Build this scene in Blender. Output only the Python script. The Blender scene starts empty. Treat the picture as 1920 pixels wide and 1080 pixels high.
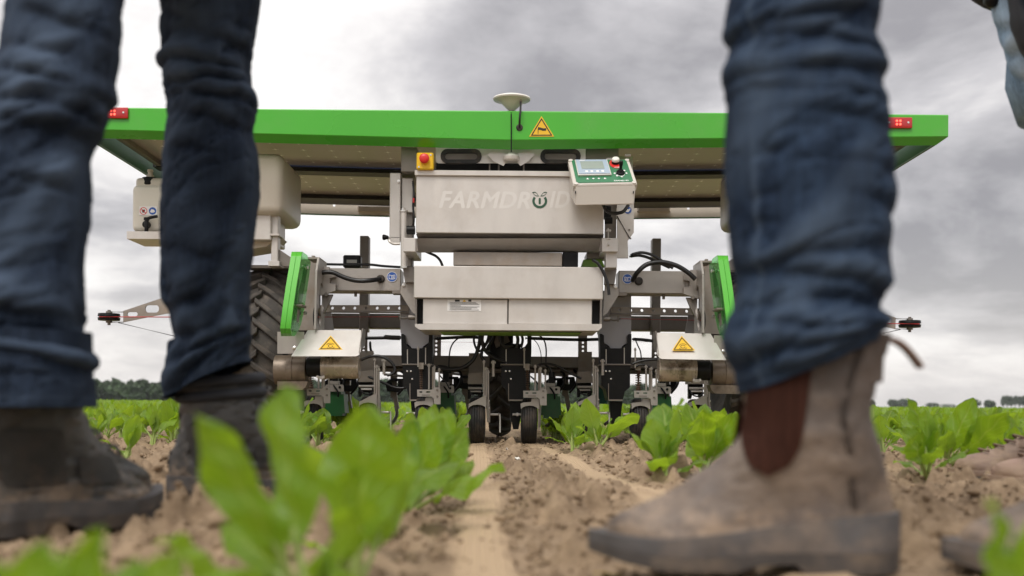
import bpy, bmesh, math, random
import numpy as np
from mathutils import Vector, Matrix, Euler

random.seed(7)
rng = np.random.default_rng(11)
C = bpy.context.scene.collection
SC = bpy.context.scene
PI = math.pi
R = math.radians

# ------------------------------------------------------------------ camera, sky, sun, exposure
FPX = 40.0 / 36.0 * 1920.0          # focal length in photo pixels
HC = 0.165                          # camera height
HY = 757.0                          # image row of the horizon at the centre
ROLL = R(0.5)
cam = bpy.data.cameras.new('camera')
cam.lens = 40.0; cam.sensor_width = 36.0
cam.shift_y = (HY - 540.0) / 1920.0
cam.clip_start = 0.02; cam.clip_end = 6000.0
cam.dof.use_dof = True; cam.dof.focus_distance = 4.65; cam.dof.aperture_fstop = 3.5
cam.dof.aperture_blades = 9
camo = bpy.data.objects.new('camera', cam); C.objects.link(camo)
camo.location = (0, 0, HC); camo.rotation_euler = (R(90), -ROLL, 0)
SC.camera = camo

SUN_ELEV, SUN_ROT = R(52), R(200)
world = bpy.data.worlds.new('World'); SC.world = world; world.use_nodes = True
def build_world():
    nt = world.node_tree; nt.nodes.clear()
    N = lambda t, **k: _n(nt, t, **k)
    out = N('ShaderNodeOutputWorld'); bg = N('ShaderNodeBackground'); bg.inputs['Strength'].default_value = 0.1
    sky = N('ShaderNodeTexSky'); sky.sky_type = 'NISHITA'; sky.sun_disc = False
    sky.sun_elevation = SUN_ELEV; sky.sun_rotation = SUN_ROT
    tc = N('ShaderNodeTexCoord'); sep = N('ShaderNodeSeparateXYZ')
    L = nt.links.new
    L(tc.outputs['Generated'], sep.inputs[0])
    def M(op, a, b=None, clamp=False):
        m = N('ShaderNodeMath'); m.operation = op; m.use_clamp = clamp
        for i, v in enumerate((a, b)):
            if v is None: continue
            if isinstance(v, (int, float)): m.inputs[i].default_value = v
            else: L(v, m.inputs[i])
        return m.outputs[0]
    up = M('MAXIMUM', sep.outputs['Z'], 0.0)
    den = M('ADD', up, 0.26)
    px = M('DIVIDE', sep.outputs['X'], den); py = M('DIVIDE', sep.outputs['Y'], den)
    cmb = N('ShaderNodeCombineXYZ'); L(px, cmb.inputs[0]); L(py, cmb.inputs[1])
    mp = N('ShaderNodeMapping'); L(cmb.outputs[0], mp.inputs[0]); mp.inputs['Location'].default_value = SKY_OFF
    n1 = N('ShaderNodeTexNoise'); n1.inputs['Scale'].default_value = 1.35; n1.inputs['Detail'].default_value = 10; n1.inputs['Roughness'].default_value = 0.57; n1.inputs['Distortion'].default_value = 0.25
    L(mp.outputs[0], n1.inputs['Vector'])
    n2 = N('ShaderNodeTexNoise'); n2.inputs['Scale'].default_value = 0.42; n2.inputs['Detail'].default_value = 3
    L(mp.outputs[0], n2.inputs['Vector'])
    s = M('ADD', M('MULTIPLY', n1.outputs['Fac'], 0.62), M('MULTIPLY', n2.outputs['Fac'], 0.45))
    ramp = N('ShaderNodeValToRGB'); L(s, ramp.inputs[0])
    e = ramp.color_ramp.elements
    e[0].position = 0.45; e[0].color = (2.9, 2.8, 2.92, 1)
    e[1].position = 0.61; e[1].color = (8.8, 8.6, 8.4, 1)
    m_ = ramp.color_ramp.elements.new(0.518); m_.color = (4.9, 4.75, 4.85, 1)
    m2 = ramp.color_ramp.elements.new(0.563); m2.color = (7.3, 7.05, 6.95, 1)
    # thin bright band of cloud base low on the horizon, and the natural brightening of an overcast sky to the zenith
    hz = M('POWER', M('SUBTRACT', 1.0, M('MULTIPLY', up, 6.0), True), 1.6)
    mixh = N('ShaderNodeMixRGB'); L(M('MULTIPLY', hz, 0.6), mixh.inputs[0]); L(ramp.outputs[0], mixh.inputs[1]); mixh.inputs[2].default_value = (8.3, 7.85, 7.5, 1)
    zen = M('ADD', 1.0, M('MULTIPLY', M('MULTIPLY', up, up), 1.3))
    sc = N('ShaderNodeVectorMath'); sc.operation = 'SCALE'; L(mixh.outputs[0], sc.inputs[0]); L(zen, sc.inputs['Scale'])
    mix = N('ShaderNodeMixRGB'); mix.inputs[0].default_value = 0.94
    L(sky.outputs[0], mix.inputs[1]); L(sc.outputs[0], mix.inputs[2])
    L(mix.outputs[0], bg.inputs['Color']); L(bg.outputs[0], out.inputs[0])
def _n(nt, t, **k):
    n = nt.nodes.new(t)
    for a, b in k.items(): setattr(n, a, b)
    return n
SKY_OFF = (-3.488, 24.681, 0.0)
build_world()
sun = bpy.data.lights.new('sun', 'SUN'); sun.energy = 1.5; sun.angle = R(25); sun.color = (1.0, 0.95, 0.88)
suno = bpy.data.objects.new('sun', sun); C.objects.link(suno)
# towards the sun: behind the camera, a little to its left
sd = Vector((math.sin(SUN_ROT) * math.cos(SUN_ELEV), math.cos(SUN_ROT) * math.cos(SUN_ELEV), math.sin(SUN_ELEV)))
suno.rotation_euler = sd.to_track_quat('Z', 'Y').to_euler()
SC.view_settings.view_transform = 'Standard'; SC.view_settings.look = 'None'
SC.view_settings.exposure = 0.30; SC.view_settings.gamma = 1.0; SC.view_settings.use_curve_mapping = False
SC.render.engine = 'CYCLES'
SC.cycles.use_denoising = True
SC.cycles.max_bounces = 8; SC.cycles.transparent_max_bounces = 8

# ------------------------------------------------------------------ helpers
def lev(px, py):
    """photo pixel -> level image offsets from the principal point (camera roll taken out)"""
    dx, dy = px - 960.0, py - HY
    c, s = math.cos(ROLL), math.sin(ROLL)
    return dx * c + dy * s, -dx * s + dy * c
def W(px, py, D):
    """the point at depth D (metres along +Y) that the photo shows at px, py"""
    x, y = lev(px, py)
    return Vector((x * D / FPX, D, HC - y * D / FPX))
def rect(x0, y0, x1, y1, D):
    c = W((x0 + x1) / 2, (y0 + y1) / 2, D); k = D / FPX
    w, h = (x1 - x0) * k / 2, (y1 - y0) * k / 2
    return c.x - w, c.x + w, c.z - h, c.z + h

MATS = {}
def mat(name, col, rough=0.5, metal=0.0, var=0.12, vs=8.0, bump=0.0, bs=60.0, spec=0.5, dirt=None, dirt_amt=0.4, dirt_s=5.0, coat=0.0, stretch=None):
    """principled material whose colour wanders with noise; optional dirt colour in patches and fine bump"""
    m = bpy.data.materials.new(name); m.use_nodes = True; nt = m.node_tree; L = nt.links.new
    b = nt.nodes['Principled BSDF']
    tc = _n(nt, 'ShaderNodeTexCoord'); vec = tc.outputs['Object']
    if stretch:
        mp = _n(nt, 'ShaderNodeMapping'); mp.inputs['Scale'].default_value = stretch; L(vec, mp.inputs[0]); vec2 = mp.outputs[0]
    else: vec2 = vec
    no = _n(nt, 'ShaderNodeTexNoise'); no.inputs['Scale'].default_value = vs; no.inputs['Detail'].default_value = 6; L(vec2, no.inputs['Vector'])
    r = _n(nt, 'ShaderNodeValToRGB'); L(no.outputs['Fac'], r.inputs[0])
    e = r.color_ramp.elements; e[0].position = 0.3; e[1].position = 0.7
    e[0].color = (*[c * (1 - var) for c in col], 1); e[1].color = (*[min(1, c * (1 + var)) for c in col], 1)
    colout = r.outputs[0]
    if dirt:
        n2 = _n(nt, 'ShaderNodeTexNoise'); n2.inputs['Scale'].default_value = dirt_s; n2.inputs['Detail'].default_value = 9; n2.inputs['Roughness'].default_value = 0.65; L(vec, n2.inputs['Vector'])
        r2 = _n(nt, 'ShaderNodeValToRGB'); L(n2.outputs['Fac'], r2.inputs[0]); r2.color_ramp.elements[0].position = 0.48; r2.color_ramp.elements[1].position = 0.68
        mm = _n(nt, 'ShaderNodeMath', operation='MULTIPLY'); L(r2.outputs[0], mm.inputs[0]); mm.inputs[1].default_value = dirt_amt
        mx = _n(nt, 'ShaderNodeMixRGB'); L(mm.outputs[0], mx.inputs[0]); L(colout, mx.inputs[1]); mx.inputs[2].default_value = (*dirt, 1); colout = mx.outputs[0]
    L(colout, b.inputs['Base Color'])
    rr = _n(nt, 'ShaderNodeMapRange'); L(no.outputs['Fac'], rr.inputs[0]); rr.inputs[3].default_value = max(0.02, rough - 0.08); rr.inputs[4].default_value = min(1, rough + 0.08)
    L(rr.outputs[0], b.inputs['Roughness'])
    b.inputs['Metallic'].default_value = metal; b.inputs['Specular IOR Level'].default_value = spec
    b.inputs['Coat Weight'].default_value = coat; b.inputs['Coat Roughness'].default_value = 0.15
    if bump > 0:
        n3 = _n(nt, 'ShaderNodeTexNoise'); n3.inputs['Scale'].default_value = bs; n3.inputs['Detail'].default_value = 4; L(vec2, n3.inputs['Vector'])
        bp = _n(nt, 'ShaderNodeBump'); bp.inputs['Strength'].default_value = bump; bp.inputs['Distance'].default_value = 0.01
        L(n3.outputs['Fac'], bp.inputs['Height']); L(bp.outputs[0], b.inputs['Normal'])
    MATS[name] = m
    return m

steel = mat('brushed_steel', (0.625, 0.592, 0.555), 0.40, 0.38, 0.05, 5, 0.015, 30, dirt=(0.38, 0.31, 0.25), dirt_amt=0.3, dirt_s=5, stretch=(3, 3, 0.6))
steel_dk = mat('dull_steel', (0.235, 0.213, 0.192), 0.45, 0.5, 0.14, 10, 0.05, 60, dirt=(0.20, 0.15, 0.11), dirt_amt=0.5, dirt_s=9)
satin = mat('satin_steel', (0.40, 0.37, 0.34), 0.42, 0.45, 0.10, 9, 0.03, 50, dirt=(0.24, 0.19, 0.15), dirt_amt=0.5, dirt_s=9)
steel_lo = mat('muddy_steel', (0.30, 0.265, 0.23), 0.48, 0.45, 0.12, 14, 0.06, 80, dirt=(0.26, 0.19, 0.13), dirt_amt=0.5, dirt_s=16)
motor_m = mat('motor_paint', (0.55, 0.47, 0.38), 0.28, 0.35, 0.12, 9, 0.03, 50, dirt=(0.085, 0.058, 0.035), dirt_amt=1.0, dirt_s=15, stretch=(1, 1, 0.4))
motor_d = mat('motor_muddy', (0.20, 0.155, 0.115), 0.4, 0.3, 0.2, 9, 0.08, 50, dirt=(0.07, 0.05, 0.03), dirt_amt=0.8, dirt_s=12)
bolt_m = mat('zinc_bolt', (0.72, 0.70, 0.66), 0.25, 0.8, 0.05)
green_m = mat('green_paint', (0.060, 0.40, 0.022), 0.28, 0.0, 0.04, 2, 0.0, spec=0.5, coat=0.2, dirt=(0.16, 0.33, 0.11), dirt_amt=0.25, dirt_s=3)
green_d = mat('green_plastic', (0.012, 0.10, 0.025), 0.45, 0.0, 0.25, 9, 0.05, 30, dirt=(0.10, 0.09, 0.05), dirt_amt=0.3, dirt_s=14)
green_hi = mat('lime_panel', (0.18, 0.36, 0.04), 0.4)
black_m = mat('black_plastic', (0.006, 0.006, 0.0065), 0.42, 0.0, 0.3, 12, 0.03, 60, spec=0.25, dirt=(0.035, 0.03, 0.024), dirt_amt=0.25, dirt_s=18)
rubber = mat('black_rubber', (0.011, 0.0105, 0.0105), 0.6, 0.0, 0.3, 14, 0.1, 90, dirt=(0.13, 0.095, 0.068), dirt_amt=0.55, dirt_s=13)
tyre_m = mat('dusty_tyre', (0.055, 0.048, 0.042), 0.75, 0.0, 0.25, 10, 0.15, 70, dirt=(0.19, 0.155, 0.125), dirt_amt=0.65, dirt_s=11)
hose_m = mat('black_hose', (0.012, 0.012, 0.013), 0.35, 0.0, 0.1)
red_m = mat('red_cord', (0.45, 0.02, 0.02), 0.5)
redlamp = mat('red_lens', (0.45, 0.012, 0.016), 0.2, coat=0.5, var=0.05)
yellow_m = mat('yellow_plastic', (0.80, 0.50, 0.01), 0.4, var=0.04)
sticker_y = mat('yellow_sticker', (0.80, 0.48, 0.02), 0.45, var=0.03)
redbtn = mat('red_button', (0.62, 0.025, 0.02), 0.35, var=0.04)
print_k = mat('black_print', (0.02, 0.018, 0.015), 0.5)
print_w = mat('white_print', (0.78, 0.77, 0.76), 0.5, var=0.02)
print_p = mat('pale_lettering', (0.655, 0.63, 0.60), 0.5, 0.0, var=0.03)
print_g = mat('dark_green_print', (0.02, 0.075, 0.04), 0.5)
blue_s = mat('blue_sticker', (0.02, 0.10, 0.42), 0.4, var=0.04)
white_p = mat('white_plastic', (0.74, 0.72, 0.66), 0.35, var=0.03)
beige_p = mat('beige_plastic', (0.60, 0.545, 0.47), 0.4, var=0.04, dirt=(0.42, 0.36, 0.28), dirt_amt=0.25, dirt_s=8)
grey_p = mat('grey_enclosure', (0.56, 0.52, 0.47), 0.45, var=0.02)
ctl_green = mat('panel_green', (0.02, 0.15, 0.06), 0.4, var=0.04)
screen_m = mat('lcd_screen', (0.27, 0.30, 0.28), 0.12, var=0.04, coat=0.3)
bezel_m = mat('lcd_bezel', (0.32, 0.39, 0.47), 0.3, var=0.03)
tank_g = mat('frosted_tank', (0.36, 0.35, 0.37), 0.4, var=0.05)
brown_m = mat('rusty_spring', (0.16, 0.10, 0.07), 0.6, 0.2, 0.3, 30)
skirt_shade_m = mat('skirt_shade_green', (0.012, 0.10, 0.018), 0.35, var=0.05)  # green darkened for shade on the skirt insides; also colours the rear edge
rail_m = mat('black_rail', (0.012, 0.011, 0.011), 0.5)
panel_top = mat('solar_glass', (0.01, 0.014, 0.035), 0.08, coat=0.6)

def back_sheet():
    m = bpy.data.materials.new('solar_backsheet'); m.use_nodes = True; nt = m.node_tree; L = nt.links.new
    b = nt.nodes['Principled BSDF']
    tc = _n(nt, 'ShaderNodeTexCoord'); sep = _n(nt, 'ShaderNodeSeparateXYZ'); L(tc.outputs['Object'], sep.inputs[0])
    def M(op, a, bb=None):
        m_ = _n(nt, 'ShaderNodeMath', operation=op)
        for i, v in enumerate((a, bb)):
            if v is None: continue
            if isinstance(v, (int, float)): m_.inputs[i].default_value = v
            else: L(v, m_.inputs[i])
        return m_.outputs[0]
    P = 0.125
    fx = M('ABSOLUTE', M('SUBTRACT', M('FRACT', M('DIVIDE', sep.outputs['X'], P)), 0.5))
    fy = M('ABSOLUTE', M('SUBTRACT', M('FRACT', M('DIVIDE', sep.outputs['Y'], P)), 0.5))
    # four-pointed star where the corners of four cells leave the white sheet bare
    star = M('LESS_THAN', M('MULTIPLY', M('ADD', fx, 0.012), M('ADD', fy, 0.012)), 0.0022)
    near = M('LESS_THAN', M('ADD', fx, fy), 0.13)
    st = M('MULTIPLY', star, near)
    line = M('LESS_THAN', M('MINIMUM', fx, fy), 0.008)
    mx = _n(nt, 'ShaderNodeMixRGB'); L(M('ADD', st, M('MULTIPLY', line, 0.12)), mx.inputs[0])
    mx.inputs[1].default_value = (0.40, 0.36, 0.33, 1); mx.inputs[2].default_value = (0.85, 0.82, 0.78, 1)
    L(mx.outputs[0], b.inputs['Base Color']); b.inputs['Roughness'].default_value = 0.22
    b.inputs['Specular IOR Level'].default_value = 0.3
    return m
backsheet = back_sheet()

def glassy(name, col, alpha_mix):
    m = bpy.data.materials.new(name); m.use_nodes = True; nt = m.node_tree; L = nt.links.new
    b = nt.nodes['Principled BSDF']; out = nt.nodes['Material Output']
    b.inputs['Base Color'].default_value = (*col, 1); b.inputs['Roughness'].default_value = 0.12
    t = _n(nt, 'ShaderNodeBsdfTransparent'); t.inputs[0].default_value = (*[min(1, 0.55 + c) for c in col], 1)
    no = _n(nt, 'ShaderNodeTexNoise'); no.inputs['Scale'].default_value = 7
    mr = _n(nt, 'ShaderNodeMapRange'); L(no.outputs['Fac'], mr.inputs[0]); mr.inputs[3].default_value = alpha_mix - 0.1; mr.inputs[4].default_value = alpha_mix + 0.1
    mx = _n(nt, 'ShaderNodeMixShader'); L(mr.outputs[0], mx.inputs[0]); L(t.outputs[0], mx.inputs[1]); L(b.outputs[0], mx.inputs[2]); L(mx.outputs[0], out.inputs[0])
    return m
acrylic = glassy('green_acrylic', (0.10, 0.42, 0.10), 0.33)
teal_ac = glassy('teal_acrylic', (0.05, 0.16, 0.13), 0.75)

def glow(name, col, s):
    m = bpy.data.materials.new(name); m.use_nodes = True; b = m.node_tree.nodes['Principled BSDF']
    b.inputs['Base Color'].default_value = (*col, 1); b.inputs['Emission Color'].default_value = (*col, 1); b.inputs['Emission Strength'].default_value = s
    return m
led_m = glow('lit_led', (1.0, 0.10, 0.06), 2.2)

# ---- mesh building
def newbm(): return bmesh.new()
def box(bm, x0, x1, y0, y1, z0, z1, bev=0.0015, rot=None, seg=1):
    M = Matrix.Translation(((x0 + x1) / 2, (y0 + y1) / 2, (z0 + z1) / 2))
    if rot is not None: M = M @ rot.to_4x4()
    M = M @ Matrix.Diagonal((abs(x1 - x0), abs(y1 - y0), abs(z1 - z0), 1))
    g = bmesh.ops.create_cube(bm, size=1.0, matrix=M)
    if bev > 0:
        lim = 0.3 * min(abs(x1 - x0), abs(y1 - y0), abs(z1 - z0))
        es = list({e for v in g['verts'] for e in v.link_edges})
        bmesh.ops.bevel(bm, geom=es, offset=min(bev, lim), segments=seg, affect='EDGES', profile=0.5)
def pbox(bm, x0, y0, x1, y1, D, th, bev=0.0015):
    a, b, c, d = rect(x0, y0, x1, y1, D)
    box(bm, a, b, D, D + th, c, d, bev)
def frame_of(d):
    d = d.normalized(); up = Vector((0, 0, 1)) if abs(d.z) < 0.9 else Vector((1, 0, 0))
    u = d.cross(up).normalized(); v = u.cross(d).normalized()
    return u, v
def cyl(bm, p0, p1, r0, r1=None, n=20, cap=True):
    p0, p1 = Vector(p0), Vector(p1); r1 = r0 if r1 is None else r1
    u, v = frame_of(p1 - p0)
    a = [bm.verts.new(p0 + r0 * (math.cos(t) * u + math.sin(t) * v)) for t in [2 * PI * i / n for i in range(n)]]
    b = [bm.verts.new(p1 + r1 * (math.cos(t) * u + math.sin(t) * v)) for t in [2 * PI * i / n for i in range(n)]]
    for i in range(n):
        j = (i + 1) % n; bm.faces.new((a[i], a[j], b[j], b[i]))
    if cap: bm.faces.new(a[::-1]); bm.faces.new(b)
def lathe(bm, org, axis, prof, n=32):
    """prof: (distance along axis, radius)"""
    org = Vector(org); d = Vector(axis).normalized(); u, v = frame_of(d); rings = []
    for s, r in prof:
        if r < 1e-6: rings.append([bm.verts.new(org + d * s)])
        else: rings.append([bm.verts.new(org + d * s + r * (math.cos(2 * PI * i / n) * u + math.sin(2 * PI * i / n) * v)) for i in range(n)])
    for A, B in zip(rings, rings[1:]):
        for i in range(n):
            j = (i + 1) % n
            if len(A) == 1 and len(B) == 1: continue
            if len(A) == 1: bm.faces.new((A[0], B[j], B[i]))
            elif len(B) == 1: bm.faces.new((A[i], A[j], B[0]))
            else: bm.faces.new((A[i], A[j], B[j], B[i]))
    if len(rings[0]) > 1: bm.faces.new(rings[0][::-1])
    if len(rings[-1]) > 1: bm.faces.new(rings[-1])
def spline(pts, k=8):
    pts = [Vector(p) for p in pts]
    if len(pts) < 3: return pts
    P = [pts[0] * 2 - pts[1]] + pts + [pts[-1] * 2 - pts[-2]]; out = []
    for i in range(1, len(P) - 2):
        for j in range(k):
            t = j / k; a, b, c, d = P[i - 1], P[i], P[i + 1], P[i + 2]
            out.append(0.5 * ((2 * b) + (-a + c) * t + (2 * a - 5 * b + 4 * c - d) * t * t + (-a + 3 * b - 3 * c + d) * t ** 3))
    out.append(pts[-1]); return out
def tube(bm, pts, r, n=8, smooth=True, k=8):
    P = spline(pts, k) if smooth else [Vector(p) for p in pts]
    rings = []; u = None
    for i, p in enumerate(P):
        d = (P[min(i + 1, len(P) - 1)] - P[max(i - 1, 0)]).normalized()
        if u is None: u, v = frame_of(d)
        else:
            u = (u - d * u.dot(d)).normalized(); v = d.cross(u)
        rr = r[i] if isinstance(r, (list, tuple)) else r
        rings.append([bm.verts.new(p + rr * (math.cos(2 * PI * j / n) * u + math.sin(2 * PI * j / n) * v)) for j in range(n)])
    for A, B in zip(rings, rings[1:]):
        for i in range(n):
            j = (i + 1) % n; bm.faces.new((A[i], A[j], B[j], B[i]))
    bm.faces.new(rings[0][::-1]); bm.faces.new(rings[-1])
def plate(bm, loops, f0, f1):
    """flat plate: loops of 2-D points (first the outline, then holes); f0 / f1 map a 2-D point to the two faces"""
    sides = []
    for f in (f0, f1):
        edges = []; vv = []
        for lp in loops:
            vs = [bm.verts.new(f(*p)) for p in lp]; vv.append(vs)
            edges += [bm.edges.new((vs[i], vs[(i + 1) % len(vs)])) for i in range(len(vs))]
        bmesh.ops.triangle_fill(bm, use_beauty=True, use_dissolve=False, edges=edges)
        sides.append(vv)
    for A, B in zip(*sides):
        for i in range(len(A)):
            j = (i + 1) % len(A)
            try: bm.faces.new((A[i], A[j], B[j], B[i]))
            except ValueError: pass
    bmesh.ops.recalc_face_normals(bm, faces=bm.faces[:])
def pplate(bm, loops, D, th):
    """plate from photo-pixel loops at depth D; D may be a function of the pixel row for a sloping sheet"""
    def g(off):
        def f(px, py):
            d = D(py) if callable(D) else D
            p = W(px, py, d); p.y += off; return p
        return f
    plate(bm, loops, g(0.0), g(th))
def disc_pts(cx, cy, rx, ry=None, n=16):
    ry = rx if ry is None else ry
    return [(cx + rx * math.cos(2 * PI * i / n), cy + ry * math.sin(2 * PI * i / n)) for i in range(n)]
def round_rect(x0, y0, x1, y1, r, n=4, corners=(1, 1, 1, 1)):
    out = []
    for (cx, cy, a, on) in ((x1 - r, y1 - r, 0, corners[0]), (x0 + r, y1 - r, 90, corners[1]), (x0 + r, y0 + r, 180, corners[2]), (x1 - r, y0 + r, 270, corners[3])):
        if on:
            for i in range(n + 1):
                t = R(a + 90 * i / n); out.append((cx + r * math.cos(t), cy + r * math.sin(t)))
        else:
            t = R(a + 45); out.append((cx + r * (1 if math.cos(t) > 0 else -1), cy + r * (1 if math.sin(t) > 0 else -1)))
    return out

XC = -0.014                                                    # the machine's middle plane
def mirror_bm(bm):
    for v in bm.verts: v.co.x = 2 * XC - v.co.x
    bmesh.ops.reverse_faces(bm, faces=bm.faces[:])
def obj(name, bm, m, parent=None, smooth=30, mirror=False, keep=False):
    me = bpy.data.meshes.new(name)
    bmesh.ops.recalc_face_normals(bm, faces=bm.faces[:])
    if mirror: mirror_bm(bm)
    bm.to_mesh(me)
    if not keep: bm.free()
    return link(name, me, m, parent, smooth)
def link(name, me, m, parent=None, smooth=30):
    for mm in (m if isinstance(m, (list, tuple)) else [m]): me.materials.append(mm)
    if smooth:
        me.polygons.foreach_set('use_smooth', [True] * len(me.polygons)); me.set_sharp_from_angle(angle=R(smooth))
    o = bpy.data.objects.new(name, me); C.objects.link(o)
    if parent is not None:
        o.parent = parent
        if parent.type == 'EMPTY': o.matrix_parent_inverse = Matrix.Translation(-Vector(parent.location))
    return o
def thing(name, label, cat, loc=(0, 0, 0), group=None):
    o = bpy.data.objects.new(name, None); o.empty_display_size = 0.1; C.objects.link(o); o.location = loc
    return tag(o, label, cat, group)
def tag(o, label=None, cat=None, group=None, kind=None):
    if label: o['label'] = label
    if cat: o['category'] = cat
    if group: o['group'] = group
    if kind: o['kind'] = kind
    return o
def np_mesh(name, V, F):
    """mesh from numpy vertices and an (n,k) face array"""
    me = bpy.data.meshes.new(name); V = np.ascontiguousarray(V, dtype=np.float32); F = np.ascontiguousarray(F, dtype=np.int32)
    me.vertices.add(len(V)); me.vertices.foreach_set('co', V.ravel())
    k = F.shape[1]; me.loops.add(F.size); me.loops.foreach_set('vertex_index', F.ravel())
    me.polygons.add(len(F)); me.polygons.foreach_set('loop_start', np.arange(0, F.size, k, dtype=np.int32))
    me.update(calc_edges=True); me.validate()
    return me
def grid_faces(nu, nv, wrap=False):
    """quads over a grid of nv rows of nu vertices"""
    i = np.arange(nu if wrap else nu - 1); j = np.arange(nv - 1)
    I, J = np.meshgrid(i, j); I2 = (I + 1) % nu
    return np.stack([J * nu + I, J * nu + I2, (J + 1) * nu + I2, (J + 1) * nu + I], -1).reshape(-1, 4)
_PERM = rng.random((256, 256))
def vnoise(x, y):
    xi = np.floor(x).astype(int); yi = np.floor(y).astype(int); fx = x - xi; fy = y - yi
    fx = fx * fx * (3 - 2 * fx); fy = fy * fy * (3 - 2 * fy)
    g = lambda a, b: _PERM[a & 255, b & 255]
    return (g(xi, yi) * (1 - fx) + g(xi + 1, yi) * fx) * (1 - fy) + (g(xi, yi + 1) * (1 - fx) + g(xi + 1, yi + 1) * fx) * fy
def fbm(x, y, o=4, g=0.5):
    a, s, t = 1.0, 0.0, 0.0
    for k in range(o):
        s = s + a * vnoise(x * 2 ** k + 17.3 * k, y * 2 ** k + 9.1 * k); t += a; a *= g
    return s / t
def text_bm(txt, size, shear=0.0, bold=0.0, extrude=0.0, spacing=1.0):
    """lettering as flat mesh in its own x-y plane, converted from a text curve"""
    cu = bpy.data.curves.new('lettering', 'FONT'); cu.body = txt; cu.size = size; cu.shear = shear; cu.offset = bold; cu.space_character = spacing
    cu.resolution_u = 4
    o = bpy.data.objects.new('lettering', cu); C.objects.link(o)
    dg = bpy.context.evaluated_depsgraph_get(); me = bpy.data.meshes.new_from_object(o.evaluated_get(dg))
    bm = newbm(); bm.from_mesh(me); bpy.data.objects.remove(o); bpy.data.curves.remove(cu); bpy.data.meshes.remove(me)
    return bm
def place_bm(bm, M):
    bmesh.ops.transform(bm, matrix=M, verts=bm.verts[:])
UPRIGHT = Matrix.Rotation(R(90), 4, 'X')                        # x-y lettering stood up, facing -Y

# ------------------------------------------------------------------ ground
TRACKS = [((-0.024, 1.126), (-0.150, 5.04)), ((0.305, 1.2), (0.075, 5.04))]
def track_dist(X, Y, tr):
    (x0, y0), (x1, y1) = tr
    return X - (x0 + (x1 - x0) * (Y - y0) / (y1 - y0))
def track_mask(X, Y):
    m = np.zeros_like(X)
    for tr in TRACKS:
        d = np.abs(track_dist(X, Y, tr) + 0.004 * np.sin(Y * 5))
        m = np.maximum(m, np.clip((0.038 + 0.012 * (fbm(X * 40, Y * 22, 2) - 0.5) * 2 - d) / 0.013, 0, 1))
    fade = np.clip((9.0 - Y) / 1.0, 0, 1)
    m = m * fade
    patch = fbm(X * 16, Y * 9, 3)
    return m * np.clip(1.25 - 0.75 * np.clip((patch - 0.58) * 5, 0, 1), 0, 1)
def ground_h(X, Y, fine=True):
    n = (fbm(X * 2.3, Y * 2.3, 3) - 0.5) * 0.05
    base = n * 0.6
    if fine:
        a = fbm(X * 13 + 5, Y * 13, 3); b = fbm(X * 29, Y * 29 + 3, 2); c = fbm(X * 58, Y * 52, 1)
        lump = np.clip(b - 0.42, 0, 1) ** 1.0 * 0.115 * np.clip((a - 0.30) * 2.6, 0.15, 1.4) + (c - 0.5) * 0.006 * np.clip((5.2 - Y) / 2, 0.2, 1) + (a - 0.5) * 0.03
        tm = track_mask(X, Y)
        rib = np.zeros_like(X)
        for tr in TRACKS:
            d = track_dist(X, Y, tr); rib = rib + np.where(np.abs(d) < 0.030, 0.0015 * (np.abs(d) / 0.03) ** 2, 0)
        lump = lump * np.clip((Y - 0.55) / 0.9, 0.35, 1) * np.clip((6.2 - Y) / 2.6, 0.35, 1)
        lump = lump * (1 - 0.75 * np.clip((0.42 - np.abs(X - 0.40)) / 0.08, 0, 1) * np.clip((0.24 - np.abs(Y - 1.02)) / 0.08, 0, 1))
        side = np.zeros_like(X)
        for tr in TRACKS: side = np.maximum(side, np.clip((0.11 - np.abs(track_dist(X, Y, tr))) / 0.06, 0, 1))
        lump = lump * (1 - 0.55 * side * np.clip((8 - Y) / 2, 0, 1))
        h = base + lump - 0.010
        h = h * (1 - tm) + (base * 0.7 - 0.003 + rib) * tm
        return h
    return base
def axis(pts):
    out = []
    for (a, b, s) in pts: out += list(np.arange(a, b, s))
    return np.array(out + [pts[-1][1]])
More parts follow.
